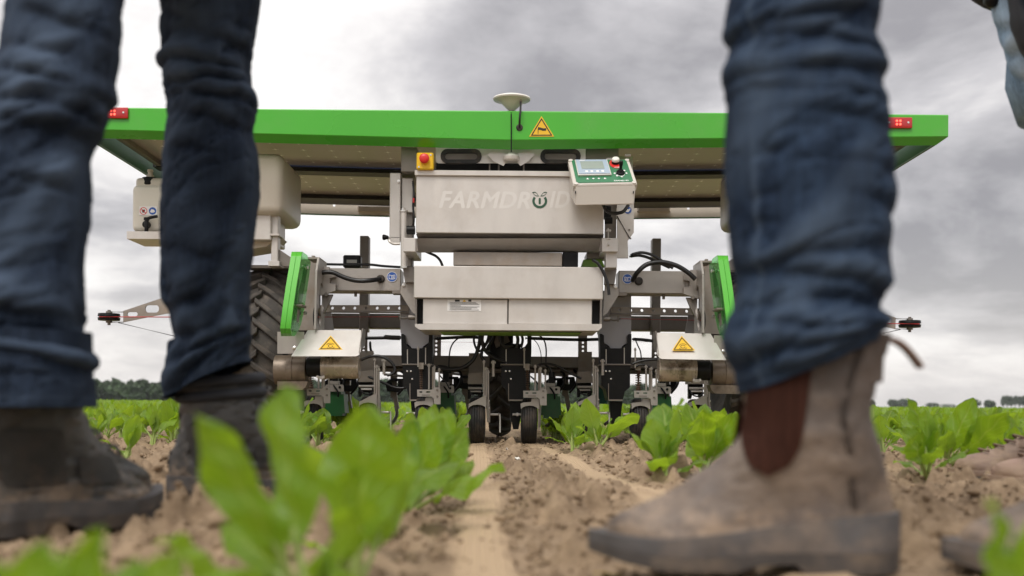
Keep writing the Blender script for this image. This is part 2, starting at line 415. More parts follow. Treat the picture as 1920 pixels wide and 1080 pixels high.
def build_ground():
    xs_r = axis([(0, 0.75, 0.0075), (0.75, 1.5, 0.013), (1.5, 3, 0.05), (3, 8, 0.25), (8, 60, 4), (60, 600, 60), (600, 3000, 400)])
    xs = np.concatenate([-xs_r[:0:-1], xs_r])
    ys = axis([(-3000, -200, 400), (-200, -10, 20), (-10, -0.5, 0.5), (-0.5, 0.55, 0.06), (0.55, 2.6, 0.0085), (2.6, 4.6, 0.0125), (4.6, 7.0, 0.03), (7, 12, 0.12), (12, 40, 1), (40, 300, 12), (300, 3200, 150)])
    X, Y = np.meshgrid(xs, ys)
    near = np.clip((9 - np.abs(Y)) / 3, 0, 1) * np.clip((4 - np.abs(X)) / 1.5, 0, 1)
    Z = ground_h(X, Y) * near - 0.004 * (1 - near)
    V = np.stack([X, Y, Z], -1).reshape(-1, 3)
    me = np_mesh('ground', V, grid_faces(len(xs), len(ys)))
    at = me.attributes.new('track', 'FLOAT', 'POINT'); at.data.foreach_set('value', (track_mask(X, Y) * near).astype(np.float32).ravel())
    m = bpy.data.materials.new('dry_soil'); m.use_nodes = True; nt = m.node_tree; L = nt.links.new; b = nt.nodes['Principled BSDF']
    tc = _n(nt, 'ShaderNodeTexCoord')
    n1 = _n(nt, 'ShaderNodeTexNoise'); n1.inputs['Scale'].default_value = 15; n1.inputs['Detail'].default_value = 10; n1.inputs['Roughness'].default_value = 0.78; L(tc.outputs['Object'], n1.inputs['Vector'])
    r1 = _n(nt, 'ShaderNodeValToRGB'); L(n1.outputs['Fac'], r1.inputs[0])
    e = r1.color_ramp.elements; e[0].position = 0.33; e[0].color = (0.140, 0.096, 0.061, 1); e[1].position = 0.68; e[1].color = (0.375, 0.277, 0.182, 1)
    ta = _n(nt, 'ShaderNodeAttribute', attribute_name='track')
    mx = _n(nt, 'ShaderNodeMixRGB'); L(ta.outputs['Fac'], mx.inputs[0]); L(r1.outputs[0], mx.inputs[1]); mx.inputs[2].default_value = (0.43, 0.315, 0.203, 1)
    L(mx.outputs[0], b.inputs['Base Color']); b.inputs['Roughness'].default_value = 0.95; b.inputs['Specular IOR Level'].default_value = 0.15
    n2 = _n(nt, 'ShaderNodeTexNoise'); n2.inputs['Scale'].default_value = 190; n2.inputs['Detail'].default_value = 5; L(tc.outputs['Object'], n2.inputs['Vector'])
    bp = _n(nt, 'ShaderNodeBump'); bp.inputs['Strength'].default_value = 0.5; bp.inputs['Distance'].default_value = 0.004; 
    sp = _n(nt, 'ShaderNodeSeparateXYZ'); L(tc.outputs['Object'], sp.inputs[0])
    def M(op, a, b2):
        q = _n(nt, 'ShaderNodeMath', operation=op)
        for i, v in enumerate((a, b2)):
            if isinstance(v, (int, float)): q.inputs[i].default_value = v
            else: L(v, q.inputs[i])
        return q.outputs[0]
    # the print of the ribbed tyre in the pressed track
    ribs = M('ADD', M('SINE', M('MULTIPLY', M('ADD', sp.outputs['X'], M('MULTIPLY', sp.outputs['Y'], 0.032)), 620.0), 0), M('MULTIPLY', M('SINE', M('MULTIPLY', sp.outputs['Y'], 480.0), 0), 0.6))
    L(M('ADD', n2.outputs['Fac'], M('MULTIPLY', M('MULTIPLY', ribs, 0.5), ta.outputs['Fac'])), bp.inputs['Height']); L(bp.outputs[0], b.inputs['Normal'])
    MATS['soil'] = m
    o = link('ground', me, m, None, 180); tag(o, kind='structure')
build_ground()

def build_clods():
    """loose crumbs of soil lying on the field, joined: nobody could count them"""
    def proto(sub):
        b = bmesh.new(); bmesh.ops.create_icosphere(b, subdivisions=sub, radius=1.0)
        V = np.array([v.co[:] for v in b.verts]); F = np.array([[v.index for v in f.verts] for f in b.faces]); b.free(); return V, F
    Vs, Fs, off = [], [], 0
    for n, sub, lo, hi in ((700, 2, 0.006, 0.016), (26000, 1, 0.0022, 0.007), (9000, 1, 0.004, 0.011)):
        PV, PF = proto(sub)
        Y = 0.6 + 5.2 * rng.random(n) ** 1.25; X = (rng.random(n) - 0.5) * (1.0 + 0.62 * Y)
        r = lo + (hi - lo) * rng.random(n) ** 3
        tm = track_mask(X, Y); keep = (tm < 0.2) | (r < 0.0045)
        keep &= ~((tm > 0.3) & (rng.random(n) < 0.93)) & ~((Y < 1.3) & (r > 0.009)) & ~((X > 0.05) & (X < 0.75) & (Y > 0.85) & (Y < 1.2) & (r > 0.0045))
        X, Y, r = X[keep], Y[keep], r[keep]; n = len(X)
        Z = ground_h(X, Y) + r * 0.35
        nz = 0.72 + 0.56 * rng.random((n, len(PV)))
        sc = 0.65 + 0.6 * rng.random((n, 1, 3))
        A = rng.random(n) * 2 * PI
        P = PV[None] * nz[..., None] * sc * r[:, None, None]
        c, s = np.cos(A)[:, None], np.sin(A)[:, None]
        x = P[..., 0] * c - P[..., 1] * s + X[:, None]; y = P[..., 0] * s + P[..., 1] * c + Y[:, None]; z = P[..., 2] * 0.8 + Z[:, None]
        Vs.append(np.stack([x, y, z], -1).reshape(-1, 3))
        Fs.append((PF[None] + (np.arange(n) * len(PV))[:, None, None]).reshape(-1, 3) + off); off += n * len(PV)
    me = np_mesh('soil_clods', np.concatenate(Vs), np.concatenate(Fs))
    o = link('soil_clods', me, MATS['soil'], None, 75); tag(o, kind='stuff')
build_clods()

# ------------------------------------------------------------------ beet leaves
def leaf_material(name, g1, g2, tr, rib):
    m = bpy.data.materials.new(name); m.use_nodes = True; nt = m.node_tree; L = nt.links.new; b = nt.nodes['Principled BSDF']; out = nt.nodes['Material Output']
    uv = _n(nt, 'ShaderNodeUVMap'); sep = _n(nt, 'ShaderNodeSeparateXYZ'); L(uv.outputs[0], sep.inputs[0])
    oi = _n(nt, 'ShaderNodeObjectInfo'); tc = _n(nt, 'ShaderNodeTexCoord')
    def M(op, a, bb=None, cl=False):
        m_ = _n(nt, 'ShaderNodeMath', operation=op); m_.use_clamp = cl
        for i, v in enumerate((a, bb)):
            if v is None: continue
            if isinstance(v, (int, float)): m_.inputs[i].default_value = v
            else: L(v, m_.inputs[i])
        return m_.outputs[0]
    au = M('ABSOLUTE', M('SUBTRACT', sep.outputs['X'], 0.5))
    mid = M('SUBTRACT', 1.0, M('MULTIPLY', au, 17.0), True)
    w = M('SINE', M('MULTIPLY', M('SUBTRACT', sep.outputs['Y'], M('MULTIPLY', au, 0.55)), 46.0))
    vein = M('POWER', M('MAXIMUM', w, 0.0), 6.0)
    vein = M('MULTIPLY', vein, 0.38)
    no = _n(nt, 'ShaderNodeTexNoise'); no.inputs['Scale'].default_value = 26; no.inputs['Detail'].default_value = 4; L(tc.outputs['Object'], no.inputs['Vector'])
    f = M('ADD', M('SUBTRACT', M('MULTIPLY', no.outputs['Fac'], 1.2), 0.35), M('MULTIPLY', oi.outputs['Random'], 0.7), True)
    mx = _n(nt, 'ShaderNodeMixRGB'); L(f, mx.inputs[0]); mx.inputs[1].default_value = (*g1, 1); mx.inputs[2].default_value = (*g2, 1)
    m2 = _n(nt, 'ShaderNodeMixRGB'); L(M('MAXIMUM', mid, vein), m2.inputs[0]); L(mx.outputs[0], m2.inputs[1]); m2.inputs[2].default_value = (*rib, 1)
    geo = _n(nt, 'ShaderNodeNewGeometry'); m4 = _n(nt, 'ShaderNodeMixRGB'); L(M('MULTIPLY', geo.outputs['Backfacing'], 0.45), m4.inputs[0]); L(m2.outputs[0], m4.inputs[1]); m4.inputs[2].default_value = (0.30, 0.42, 0.14, 1); m2 = m4
    L(m2.outputs[0], b.inputs['Base Color']); b.inputs['Roughness'].default_value = 0.42; b.inputs['Specular IOR Level'].default_value = 0.45
    hgt = M('ADD', M('MULTIPLY', M('MAXIMUM', mid, vein), -0.6), M('MULTIPLY', no.outputs['Fac'], 0.9))
    bp = _n(nt, 'ShaderNodeBump'); bp.inputs['Strength'].default_value = 0.7; bp.inputs['Distance'].default_value = 0.005; L(hgt, bp.inputs['Height']); L(bp.outputs[0], b.inputs['Normal'])
    t = _n(nt, 'ShaderNodeBsdfTranslucent'); m3 = _n(nt, 'ShaderNodeMixRGB'); m3.blend_type = 'MULTIPLY'; m3.inputs[0].default_value = 0.0
    t.inputs[0].default_value = (*tr, 1)
    ms = _n(nt, 'ShaderNodeMixShader'); ms.inputs[0].default_value = 0.48; L(b.outputs[0], ms.inputs[1]); L(t.outputs[0], ms.inputs[2]); L(ms.outputs[0], out.inputs[0])
    return m
leaf_m = leaf_material('beet_leaf', (0.050, 0.145, 0.008), (0.195, 0.345, 0.022), (0.38, 0.57, 0.02), (0.33, 0.45, 0.10))
stalk_m = mat('beet_stalk', (0.36, 0.46, 0.14), 0.5, var=0.12, vs=20)

def leaf_mesh(L_, wmax, pet, phi0, phi1, fold, wav, seed, tipw=0.0, nu=7, nv=12):
    """one beet leaf: stalk and blade in one mesh, rising along +Z and leaning to +Y"""
    rr = random.Random(seed); ph = rr.random() * 6; ph2 = rr.random() * 6; tw = rr.uniform(-0.5, 0.5)
    tot = pet + L_; N = 40
    cl = [Vector((0, 0, 0))]; dirs = []
    for i in range(N):
        t = (i + 0.5) / N; a = phi0 + phi1 * t * t
        d = Vector((0, math.sin(a), math.cos(a))); dirs.append(d); cl.append(cl[-1] + d * tot / N)
    def at(s):
        x = s / tot * N; i = min(int(x), N - 1); f = x - i
        return cl[i].lerp(cl[i + 1], f), dirs[i]
    V, UV = [], []
    for j in range(nv):
        t = j / (nv - 1); s = pet * 0.92 + (L_ + pet * 0.08) * t
        p, d = at(min(s, tot - 1e-4)); nrm = Vector((1, 0, 0)).cross(d)
        shape = math.sin(PI * min(0.985, t * 0.975 + 0.012) ** 1.08) ** 0.80
        w = max(0.0035, wmax * 0.5 * shape)
        for i in range(nu):
            u = i / (nu - 1) * 2 - 1
            edge = abs(u) ** 1.5
            z = fold * w * abs(u) + wav * edge * math.sin(t * 9.5 + ph + (2.0 if u > 0 else 0)) + 0.35 * wav * math.sin(t * 21 + ph2 + u * 3)
            xx = u * w * (1 - 0.12 * fold * abs(u)) * (1 + 0.035 * math.sin(t * 15 + ph + u))
            a = tw * t
            V.append(p + Vector((math.cos(a), 0, 0)) * xx + d * (math.sin(a) * xx * 0.4) + nrm * (-z - math.sin(a) * xx * 0.6)); UV.append((i / (nu - 1), t))
    F = [tuple(q) for q in grid_faces(nu, nv)]
    nb = len(F); base = len(V); n = 5; k = 5
    for j in range(k):
        t = j / (k - 1); s = (pet + L_ * 0.12) * t; p, d = at(s); nrm = Vector((1, 0, 0)).cross(d); rad = 0.0052 - 0.0026 * t
        for i in range(n):
            a = 2 * PI * i / n; V.append(p + Vector((1, 0, 0)) * rad * math.cos(a) * 1.25 + nrm * (rad * math.sin(a) + 0.001)); UV.append((0.5, 0.0))
    for j in range(k - 1):
        for i in range(n):
            i2 = (i + 1) % n; F.append((base + j * n + i, base + j * n + i2, base + (j + 1) * n + i2, base + (j + 1) * n + i))
    me = bpy.data.meshes.new('leaf'); me.from_pydata([v[:] for v in V], [], F)
    ul = me.uv_layers.new(name='UVMap'); li = [l.vertex_index for l in me.loops]
    ul.data.foreach_set('uv', [c for i in li for c in UV[i]])
    me.materials.append(leaf_m); me.materials.append(stalk_m)
    for i, p in enumerate(me.polygons): p.use_smooth = True; p.material_index = 0 if i < nb else 1
    return me
LEAVES = {'up': [], 'mid': [], 'out': []}
for i in range(5): LEAVES['up'].append(leaf_mesh(0.100 + 0.012 * (i % 3), 0.060 + 0.007 * (i % 2), 0.055 + 0.008 * i / 2, R(4 + 3 * i), R(14 + 9 * (i % 3)), 0.25, 0.0045, 10 + i))
for i in range(5): LEAVES['mid'].append(leaf_mesh(0.105 + 0.010 * (i % 3), 0.064 + 0.006 * (i % 3), 0.065, R(20 + 4 * i), R(30 + 14 * (i % 3)), 0.18, 0.006, 30 + i))
for i in range(4): LEAVES['out'].append(leaf_mesh(0.10 + 0.010 * (i % 2), 0.056, 0.075, R(40 + 6 * i), R(38 + 10 * (i % 3)), 0.10, 0.006, 50 + i))

def gz(x, y):
    return float(ground_h(np.array([x]), np.array([y]))[0]) if (abs(x) < 2.5 and -6 < y < 6) else 0.0
def plant(x, y, size=1.0, label=None, group=None, n=None, seed=0, spread=1.0, lean=0.0):
    rr = random.Random(seed * 7919 + 13)
    z = gz(x, y) - 0.004
    t = thing('beet_plant', label, 'beet plant', (x, y, z), group)
    n = n or rr.randint(8, 11); a0 = rr.random() * 6.28
    for k in range(n):
        kind = 'up' if k < n * 0.38 else 'mid' if k < n * 0.78 else 'out'
        me = rr.choice(LEAVES[kind])
        o = bpy.data.objects.new('leaf', me); C.objects.link(o); o.parent = t
        s = size * rr.uniform(0.60, 1.16) * (0.85 if kind == 'out' else 1.0)
        o.scale = (s * rr.uniform(0.85, 1.12), s, s)
        a = a0 + k * 2.399 + rr.uniform(-0.3, 0.3)
        o.rotation_euler = (rr.uniform(-0.12, 0.22) * spread, rr.uniform(-0.22, 0.22), a)
        o.location = (0.008 * math.sin(-a) * -1, 0.008 * math.cos(a), 0)
    return t
FLAT = [leaf_mesh(0.115, 0.062, 0.055, R(-4), R(14 + 10 * i), 0.16, 0.0085, 80 + i, nu=11, nv=24) for i in range(4)]
def reach_leaf(t, tip, width, face=None, i=0):
    """a leaf of plant t that ends at the point tip; face is the way its upper side looks"""
    base = Vector(t.location); d = Vector(tip) - base; me = FLAT[i % 4]
    zmax = max(v.co.z for v in me.vertices); wid = max(v.co.x for v in me.vertices) * 2
    z = d.normalized(); n = Vector(face or (0, -1, 0.35)); y = -(n - z * n.dot(z)).normalized(); x = y.cross(z)
    M = Matrix((x, y, z)).transposed().to_4x4(); s = d.length / zmax
    o = bpy.data.objects.new('leaf', me); C.objects.link(o); o.parent = t
    o.rotation_euler = M.to_euler(); o.scale = (width / wid, s, s)
    return o

# rows of the crop: position of each row at depth 2.5, drifting slightly with depth like the wheel tracks
SLOPE = -0.030
def row_x(x0, d): return x0 + SLOPE * (d - 2.5)
def visible(x, y, m=40):
    if y < 0.4: return False
    px = 960 + x * FPX / y
    return -m < px < 1920 + m
NEAR = [
    # x, y, size, leaves, label
    (-0.165, 1.22, 0.88, 5, 'blurred beet plant second from the camera in the row left of the pressed wheel track'),
    (-0.175, 1.48, 0.95, 7, 'soft-focus beet plant third from the camera in the row left of the pressed wheel track'),
    (-0.185, 2.20, 0.98, 10, 'beet plant fifth from the camera in the row left of the pressed wheel track'),
    (-0.200, 2.75, 0.95, 10, 'beet plant in the left row before the left press wheels of the machine'),
    (-0.225, 3.35, 0.90, 9, 'beet plant in the left row close in front of the dark press wheels'),
    (-0.265, 3.95, 0.85, 9, 'beet plant at the end of the left row beneath the machine front'),
    (0.330, 2.48, 1.02, 12, 'bushy beet plant standing just before the toe of the brown boot'),
    (0.470, 2.78, 0.95, 8, 'tall beet plant with one broad upright leaf behind the brown boot instep'),
    (0.215, 3.95, 0.95, 9, 'beet plant with spreading leaves right of the middle press wheel'),
    (0.285, 3.72, 1.00, 8, 'upright beet plant between the middle press wheel and the brown boot'),
    (0.605, 3.55, 1.20, 10, 'dark beet plant in the shade under the right motor cover'),
    (0.93, 2.55, 0.84, 9, 'beet plant right behind the heel of the brown boot'),
    (1.13, 2.98, 0.85, 9, 'large beet plant behind the toe of the laced brown shoe'),
    (1.02, 3.45, 0.85, 9, 'beet plant behind the pale leaf right of the brown boot heel'),
    (-0.985, 2.92, 0.72, 5, 'beet plant with a few narrow leaves standing between the two black boots'),
    (-1.03, 2.62, 0.62, 5, 'small beet plant beside the shin of the nearer black boot'),
]
for i, (x, y, s, n, lb) in enumerate(NEAR):
    t = plant(x, y, s, lb, 'beet plants in the field rows', n, 100 + i)
    if i == 7:
        reach_leaf(t, W(1318, 764, 2.62), 0.068, (0, -1, 0.2), 0); reach_leaf(t, W(1368, 778, 2.66), 0.052, (-0.4, -1, 0.3), 1)
    if i == 11: reach_leaf(t, W(1722, 745, 2.5), 0.05, (0.9, -0.5, 0.2), 2); reach_leaf(t, W(1700, 800, 2.42), 0.055, (0.1, -1, 0.5), 1)
    if i == 12: reach_leaf(t, W(1815, 757, 2.86), 0.075, (-0.5, -1, 0.4), 3); reach_leaf(t, W(1890, 772, 2.84), 0.08, (0.4, -1, 0.5), 0)
def bare_plant(x, y, label):
    return thing('beet_plant', label, 'beet plant', (x, y, gz(x, y) - 0.004), 'beet plants in the field rows')
t = bare_plant(-0.150, 0.87, 'big blurred beet plant in front of the black walking boots, nearest of the left row')
for px, py, D, w, f, i in ((368, 775, 0.79, 0.040, (0.7, -1, 0.1), 0), (512, 724, 0.86, 0.048, (-0.6, -1, 0.15), 1), (640, 960, 0.72, 0.030, (0.2, -1, 0.6), 1), (680, 1020, 0.76, 0.036, (0.5, -0.6, 0.8), 3), (420, 960, 0.92, 0.034, (0.5, -0.8, 0.4), 2), (300, 1010, 0.78, 0.036, (0.3, -0.6, 1), 0)): reach_leaf(t, W(px, py, D), w, f, i)
t = bare_plant(-0.140, 1.02, 'broad-leaved blurred beet plant between the two nearest plants of the left row')
for px, py, D, w, f, i in ((690, 758, 0.98, 0.072, (0.15, -1, 0.1), 0), (612, 800, 1.04, 0.028, (-0.6, -0.8, 0.3), 3), (775, 840, 1.05, 0.034, (0.5, -0.7, 0.5), 2), (640, 880, 0.9, 0.03, (-0.5, -0.7, 0.3), 1)): reach_leaf(t, W(px, py, D), w, f, i)
t = bare_plant(-0.170, 1.80, 'beet plant in the left row whose flat leaf reaches over the wheel track')
for px, py, D, w, f, i in ((944, 872, 1.76, 0.040, (0, -0.55, 1), 0), (880, 800, 1.84, 0.055, (0.3, -1, 0.4), 1), (842, 762, 1.82, 0.055, (0, -1, 0.35), 2), (800, 752, 1.86, 0.050, (-0.3, -1, 0.3), 3), (770, 790, 1.75, 0.05, (-0.3, -1, 0.5), 1), (890, 850, 1.9, 0.045, (0.3, -0.6, 1), 2), (815, 800, 1.70, 0.05, (0.1, -1, 0.5), 3)): reach_leaf(t, W(px, py, D), w, f, i)
t = bare_plant(-0.245, 0.60, 'low blurred beet plant at the bottom edge below the black boots')
for px, py, D, w, f, i in ((182, 992, 0.57, 0.026, (0.2, -1, 0.4), 0), (55, 1030, 0.56, 0.034, (0, -1, 0.6), 1), (255, 1045, 0.62, 0.028, (0.3, -1, 0.6), 2), (120, 1040, 0.6, 0.032, (0.3, -1, 0.6), 3), (-10, 1050, 0.6, 0.03, (0.3, -1, 0.6), 0), (345, 1030, 0.64, 0.030, (0.4, -1, 0.6), 1), (420, 1050, 0.62, 0.028, (-0.4, -1, 0.6), 3)): reach_leaf(t, W(px, py, D), w, f, i)
t = bare_plant(0.300, 0.66, 'blurred beet seedling at the bottom edge beside the far brown boot toe')
for px, py, D, w, f, i in ((1862, 935, 0.66, 0.016, (0.6, -1, 0.2), 0), (1955, 960, 0.66, 0.035, (-0.3, -1, 0.4), 1), (1905, 1040, 0.62, 0.035, (0.2, -1, 0.6), 2), (1985, 1020, 0.7, 0.04, (0, -1, 0.6), 3)): reach_leaf(t, W(px, py, D), w, f, i)
NEAR += [(-0.15, 0.87), (-0.14, 1.02), (-0.17, 1.8), (-0.245, 0.6), (0.3, 0.66)]
def keep_out(x, y):
    # feet, wheels and ground tools
    for (cx, cy, r) in ((-0.55, 1.36, 0.28), (-0.50, 1.92, 0.28), (0.26, 1.18, 0.22), (0.62, 1.16, 0.25), (1.15, 2.45, 0.25)):
        if (x - cx) ** 2 + (y - cy) ** 2 < r * r: return True
    if 4.55 < y < 5.7 and (abs(x - XC) < 0.10 or 0.9 < abs(x - XC) < 1.3): return True
    if 4.6 < y < 5.1 and min(abs(((x - XC) / 0.2335) % 1.0 - 0.5), 1) > 0.2 and abs(x) < 0.95: return True
    return False
cands = []
rows_x0 = [-0.19 - 0.5 * k for k in range(1, 60)] + [0.31 + 0.5 * k for k in range(0, 60)] + [-0.19]
for x0 in rows_x0:
    d = 1.2 + random.random() * 0.2
    while d < 11.5:
        x = row_x(x0, d) + random.uniform(-0.03, 0.03)
        if visible(x, d, 60) and not keep_out(x, d) and all((x - a) ** 2 + (d - b) ** 2 > 0.03 for a, b, *_ in NEAR):
            if not (x0 in (-0.19, 0.31) and d < 4.4) and not (x > 0.35 and d < 2.75) and not (-1.45 < x < -0.5 and d < 3.9):
                px = 960 + x * FPX / d
                hid = (px < 165) or (315 < px < 455) or (1375 < px < 1630)
                cands.append((d + (3.0 if hid else 0), x, d))
        d += random.uniform(0.15, 0.21)
cands.sort()
cands = cands[:250]
FARLIM = 0
ORD = ['first', 'second', 'third', 'fourth', 'fifth', 'sixth', 'seventh', 'eighth', 'ninth', 'tenth', 'eleventh', 'twelfth']
def ordn(i):
    if i < 12: return ORD[i]
    n = i + 1; return f"{n}{'th' if 10 < n % 100 < 14 else {1: 'st', 2: 'nd', 3: 'rd'}.get(n % 10, 'th')}"
byrow = {}
for k, x, d in cands: byrow.setdefault(round((x - SLOPE * (d - 2.5) - 0.31) * 2), []).append((d, x))
left_rows = sorted([r_ for r_ in byrow if r_ < -1], reverse=True); right_rows = sorted([r_ for r_ in byrow if r_ > 0])
i = 0
for r_, lst in sorted(byrow.items()):
    for k, (d, x) in enumerate(sorted(lst)):
        if r_ in left_rows: lb, g = f'{ordn(k)} beet plant back in the {ordn(left_rows.index(r_))} crop row left of the wheel tracks', 'beet plants left of the wheel tracks'
        elif r_ in right_rows: lb, g = f'{ordn(k)} beet plant back in the {ordn(right_rows.index(r_))} crop row right of the brown boot', 'beet plants right of the brown boot'
        else: lb, g = f'{ordn(k)} beet plant back under the machine in the row {"left" if r_ < 0 else "right"} of the press wheels', 'beet plants under the machine'
        plant(x, d, random.uniform(0.72, 1.0), lb, g, random.randint(7, 9) if d < 7 else 7, 400 + i); i += 1
taken = {(round(x, 3), round(d, 3)) for _, x, d in cands}

def build_far_crop():
    """the rest of the beet field: far rows as many small leaf faces, one mass"""
    P = []
    for x0 in np.arange(-150.0, 150.0, 0.5):
        lo = max(7.5, abs(x0) / 0.60 - 4)
        if lo > 85: continue
        d = lo
        while d < 85:
            x = row_x(x0 + 0.31, d) if abs(x0) < 6 else x0 + 0.31 - 0.03 * d
            if abs(x) < 0.56 * d + 2.0: P.append((x, d))
            d += 0.18 if d < 25 else 0.27 if d < 45 else 0.45
    P = np.array(P); P += (rng.random(P.shape) - 0.5) * 0.07
    tk = np.array([(x, d) for _, x, d in cands if d > 6.5])
    if len(tk):
        dd = ((P[:, None, :] - tk[None]) ** 2).sum(-1).min(1) if len(P) * len(tk) < 4e7 else np.full(len(P), 9.)
        P = P[dd > 0.02]
    V, F = [], []; off = 0
    for nl, sel in ((9, P[:, 1] < 25), (6, P[:, 1] >= 25)):
        Q = P[sel]; n = len(Q)
        for k in range(nl):
            a = rng.random(n) * 2 * PI; ln = (0.105 + 0.06 * rng.random(n)) ; wd = (0.026 + 0.012 * rng.random(n)) * (1.0 if nl == 9 else 1.5)
            t = rng.random(n) * 0.95 + 0.08
            ux, uy = np.cos(a), np.sin(a); sx, sy = -uy, ux
            b = np.stack([Q[:, 0], Q[:, 1], np.full(n, 0.0)], -1)
            def pt(s, w, droop):
                r_ = ln * s * np.sin(t * (1 + droop * s)); h = ln * 1.15 * s * np.cos(t * (1 + droop * s))
                return b + np.stack([ux * r_ + sx * w * wd, uy * r_ + sy * w * wd, h], -1)
            q = np.stack([pt(0.30, 0.0, .3), pt(0.62, 1.0, .3), pt(0.88, 0.75, .4), pt(1.0, 0.0, .5), pt(0.88, -0.75, .4), pt(0.62, -1.0, .3)], 1)
            V.append(q.reshape(-1, 3)); i = np.arange(n)[:, None] * 6 + off
            F.append(np.concatenate([i + np.array([[0, 1, 4, 5]]), i + np.array([[1, 2, 3, 4]])])); off += n * 6
    me = np_mesh('beet_crop', np.concatenate(V), np.concatenate(F)); me.uv_layers.new(name='UVMap')
    o = link('beet_crop', me, leaf_m, None, 180); tag(o, kind='stuff')
    # beyond that the crop closes to a rough leafy sheet
    xs = np.linspace(-420, 520, 380); ys = np.concatenate([np.linspace(80, 160, 60), np.linspace(165, 430, 60), np.linspace(450, 1150, 30)])
    X, Y = np.meshgrid(xs, ys); Z = 0.06 + 0.09 * rng.random(X.shape)
    me = np_mesh('beet_field', np.stack([X, Y, Z], -1).reshape(-1, 3), grid_faces(len(xs), len(ys)))
    me.uv_layers.new(name='UVMap')
    o = link('beet_field', me, leaf_m, None, 0); tag(o, kind='stuff')
build_far_crop()

# ------------------------------------------------------------------ far trees
def foliage_mat(name, a, b):
    return mat(name, a, 0.7, 0, 0.35, 0.35, 0, spec=0.2, dirt=b, dirt_amt=0.8, dirt_s=0.25)
wood_m = foliage_mat('far_wood_leaves', (0.045, 0.075, 0.035), (0.075, 0.11, 0.05))
bark_m = mat('bark', (0.06, 0.05, 0.04), 0.9)
def crown_arrays(cx, cy, z0, rx, rz, n, leaf, shape=1.0):
    """leaf clumps spread through a lumpy crown"""
    lobes = rng.normal(size=(7, 3)); lobes /= np.linalg.norm(lobes, axis=1)[:, None]
    d = rng.normal(size=(n, 3)); d /= np.linalg.norm(d, axis=1)[:, None]
    lump = 0.72 + 0.32 * np.clip((d @ lobes.T).max(1), 0, 1) ** 2
    r = lump * (0.55 + 0.45 * rng.random(n) ** 0.4)
    c = d * r[:, None] * np.array([rx, rx, rz]); c[:, 2] += z0 + rz; c[:, 0] += cx; c[:, 1] += cy
    u = rng.normal(size=(n, 3)); u /= np.linalg.norm(u, axis=1)[:, None]; w = np.cross(u, rng.normal(size=(n, 3))); w /= np.linalg.norm(w, axis=1)[:, None]
    s = leaf * (0.6 + 0.8 * rng.random((n, 1)))
    q = np.stack([c - u * s, c + w * s * 0.7, c + u * s, c - w * s * 0.7], 1).reshape(-1, 3)
    return q, np.arange(n * 4).reshape(n, 4)
def build_forest():
    V, F = [], []; off = 0
    x = -230.0
    while x < 45:
        for row in range(2):
            D = 350 + row * 9 + rng.random() * 6
            h = (6.0 + 1.4 * rng.random() + (0.7 if row else 0)) * (0.92 + 0.16 * vnoise(np.array([x * 0.03 + 40]), np.array([3.0]))[0]); rx = 2.2 + 1.5 * rng.random()
            q, f = crown_arrays(x + rng.random() * 3, D, -0.6, rx, h / 2, 420, 0.95)
            V.append(q); F.append(f + off); off += len(q)
        x += 2.6 + rng.random() * 1.6
    o = link('forest', np_mesh('forest', np.concatenate(V), np.concatenate(F)), wood_m, None, 180); tag(o, kind='stuff')
build_forest()
def far_tree(px, D, h, rx, label, n=160, group=None, bare=0.12, name='tree'):
    x = (px - 960) * D / FPX; t = thing(name, label, 'tree', (x, D, 0), group)
    b = newbm(); cyl(b, (x, D, -0.2), (x, D, h * 0.6), 0.035 * h, 0.012 * h, 8); obj('trunk', b, bark_m, t)
    q, f = crown_arrays(x, D, h * bare, rx, h * (1 - bare) / 2, n, 0.11 * h)
    link('crown', np_mesh('crown', q, f), wood_m, t, 180)
for i, (px, D, h, rx, lb) in enumerate([
    (1634, 700, 4.6, 2.4, 'small far tree on the horizon just right of the brown boot'),
    (1676, 820, 6.0, 5.0, 'first far tree of the dark flat-topped clump on the horizon'),
    (1692, 820, 6.2, 5.6, 'middle far tree of the dark flat-topped clump on the horizon'),
    (1707, 820, 5.8, 5.0, 'last far tree of the dark flat-topped clump on the horizon'),
    (1748, 760, 3.4, 4.6, 'low bushy far tree between the flat clump and the round tree'),
    (1778, 780, 2.6, 6.0, 'lowest far tree, hedge-like, left of the round tree on the horizon'),
    (1822, 640, 5.2, 5.2, 'round far tree on the horizon, wider of the round pair'),
    (1855, 640, 4.6, 3.4, 'round far tree on the horizon next to the poplar row')]):
    far_tree(px, D, h, rx, lb, 700, None, -0.08)
for i in range(6):
    far_tree(1881 + i * 7.6, 860, 9.0 + 0.5 * (i % 2), 1.5, f'slim poplar, {ORD[i]} from the left end of the tidy row on the horizon', 300, 'poplars in a row on the horizon', 0.22, 'poplar_tree')

# ------------------------------------------------------------------ thin air haze round the whole scene
bm = newbm(); box(bm, -1800, 1800, -400, 1700, -1.2, 24.0, 0)
hm = bpy.data.materials.new('haze'); hm.use_nodes = True; nt = hm.node_tree; nt.nodes.clear()
o_ = _n(nt, 'ShaderNodeOutputMaterial'); v_ = _n(nt, 'ShaderNodeVolumePrincipled'); v_.inputs['Color'].default_value = (0.93, 0.95, 1.0, 1); v_.inputs['Density'].default_value = 0.00016; v_.inputs['Anisotropy'].default_value = 0.2
nt.links.new(v_.outputs[0], o_.inputs['Volume'])
tag(obj('haze', bm, hm, None, 0), kind='stuff')

# ------------------------------------------------------------------ the field robot
bot = thing('field_robot', 'wide green and steel solar-roofed weeding robot standing across the beet rows', 'field robot', (XC, 5.0, 0))
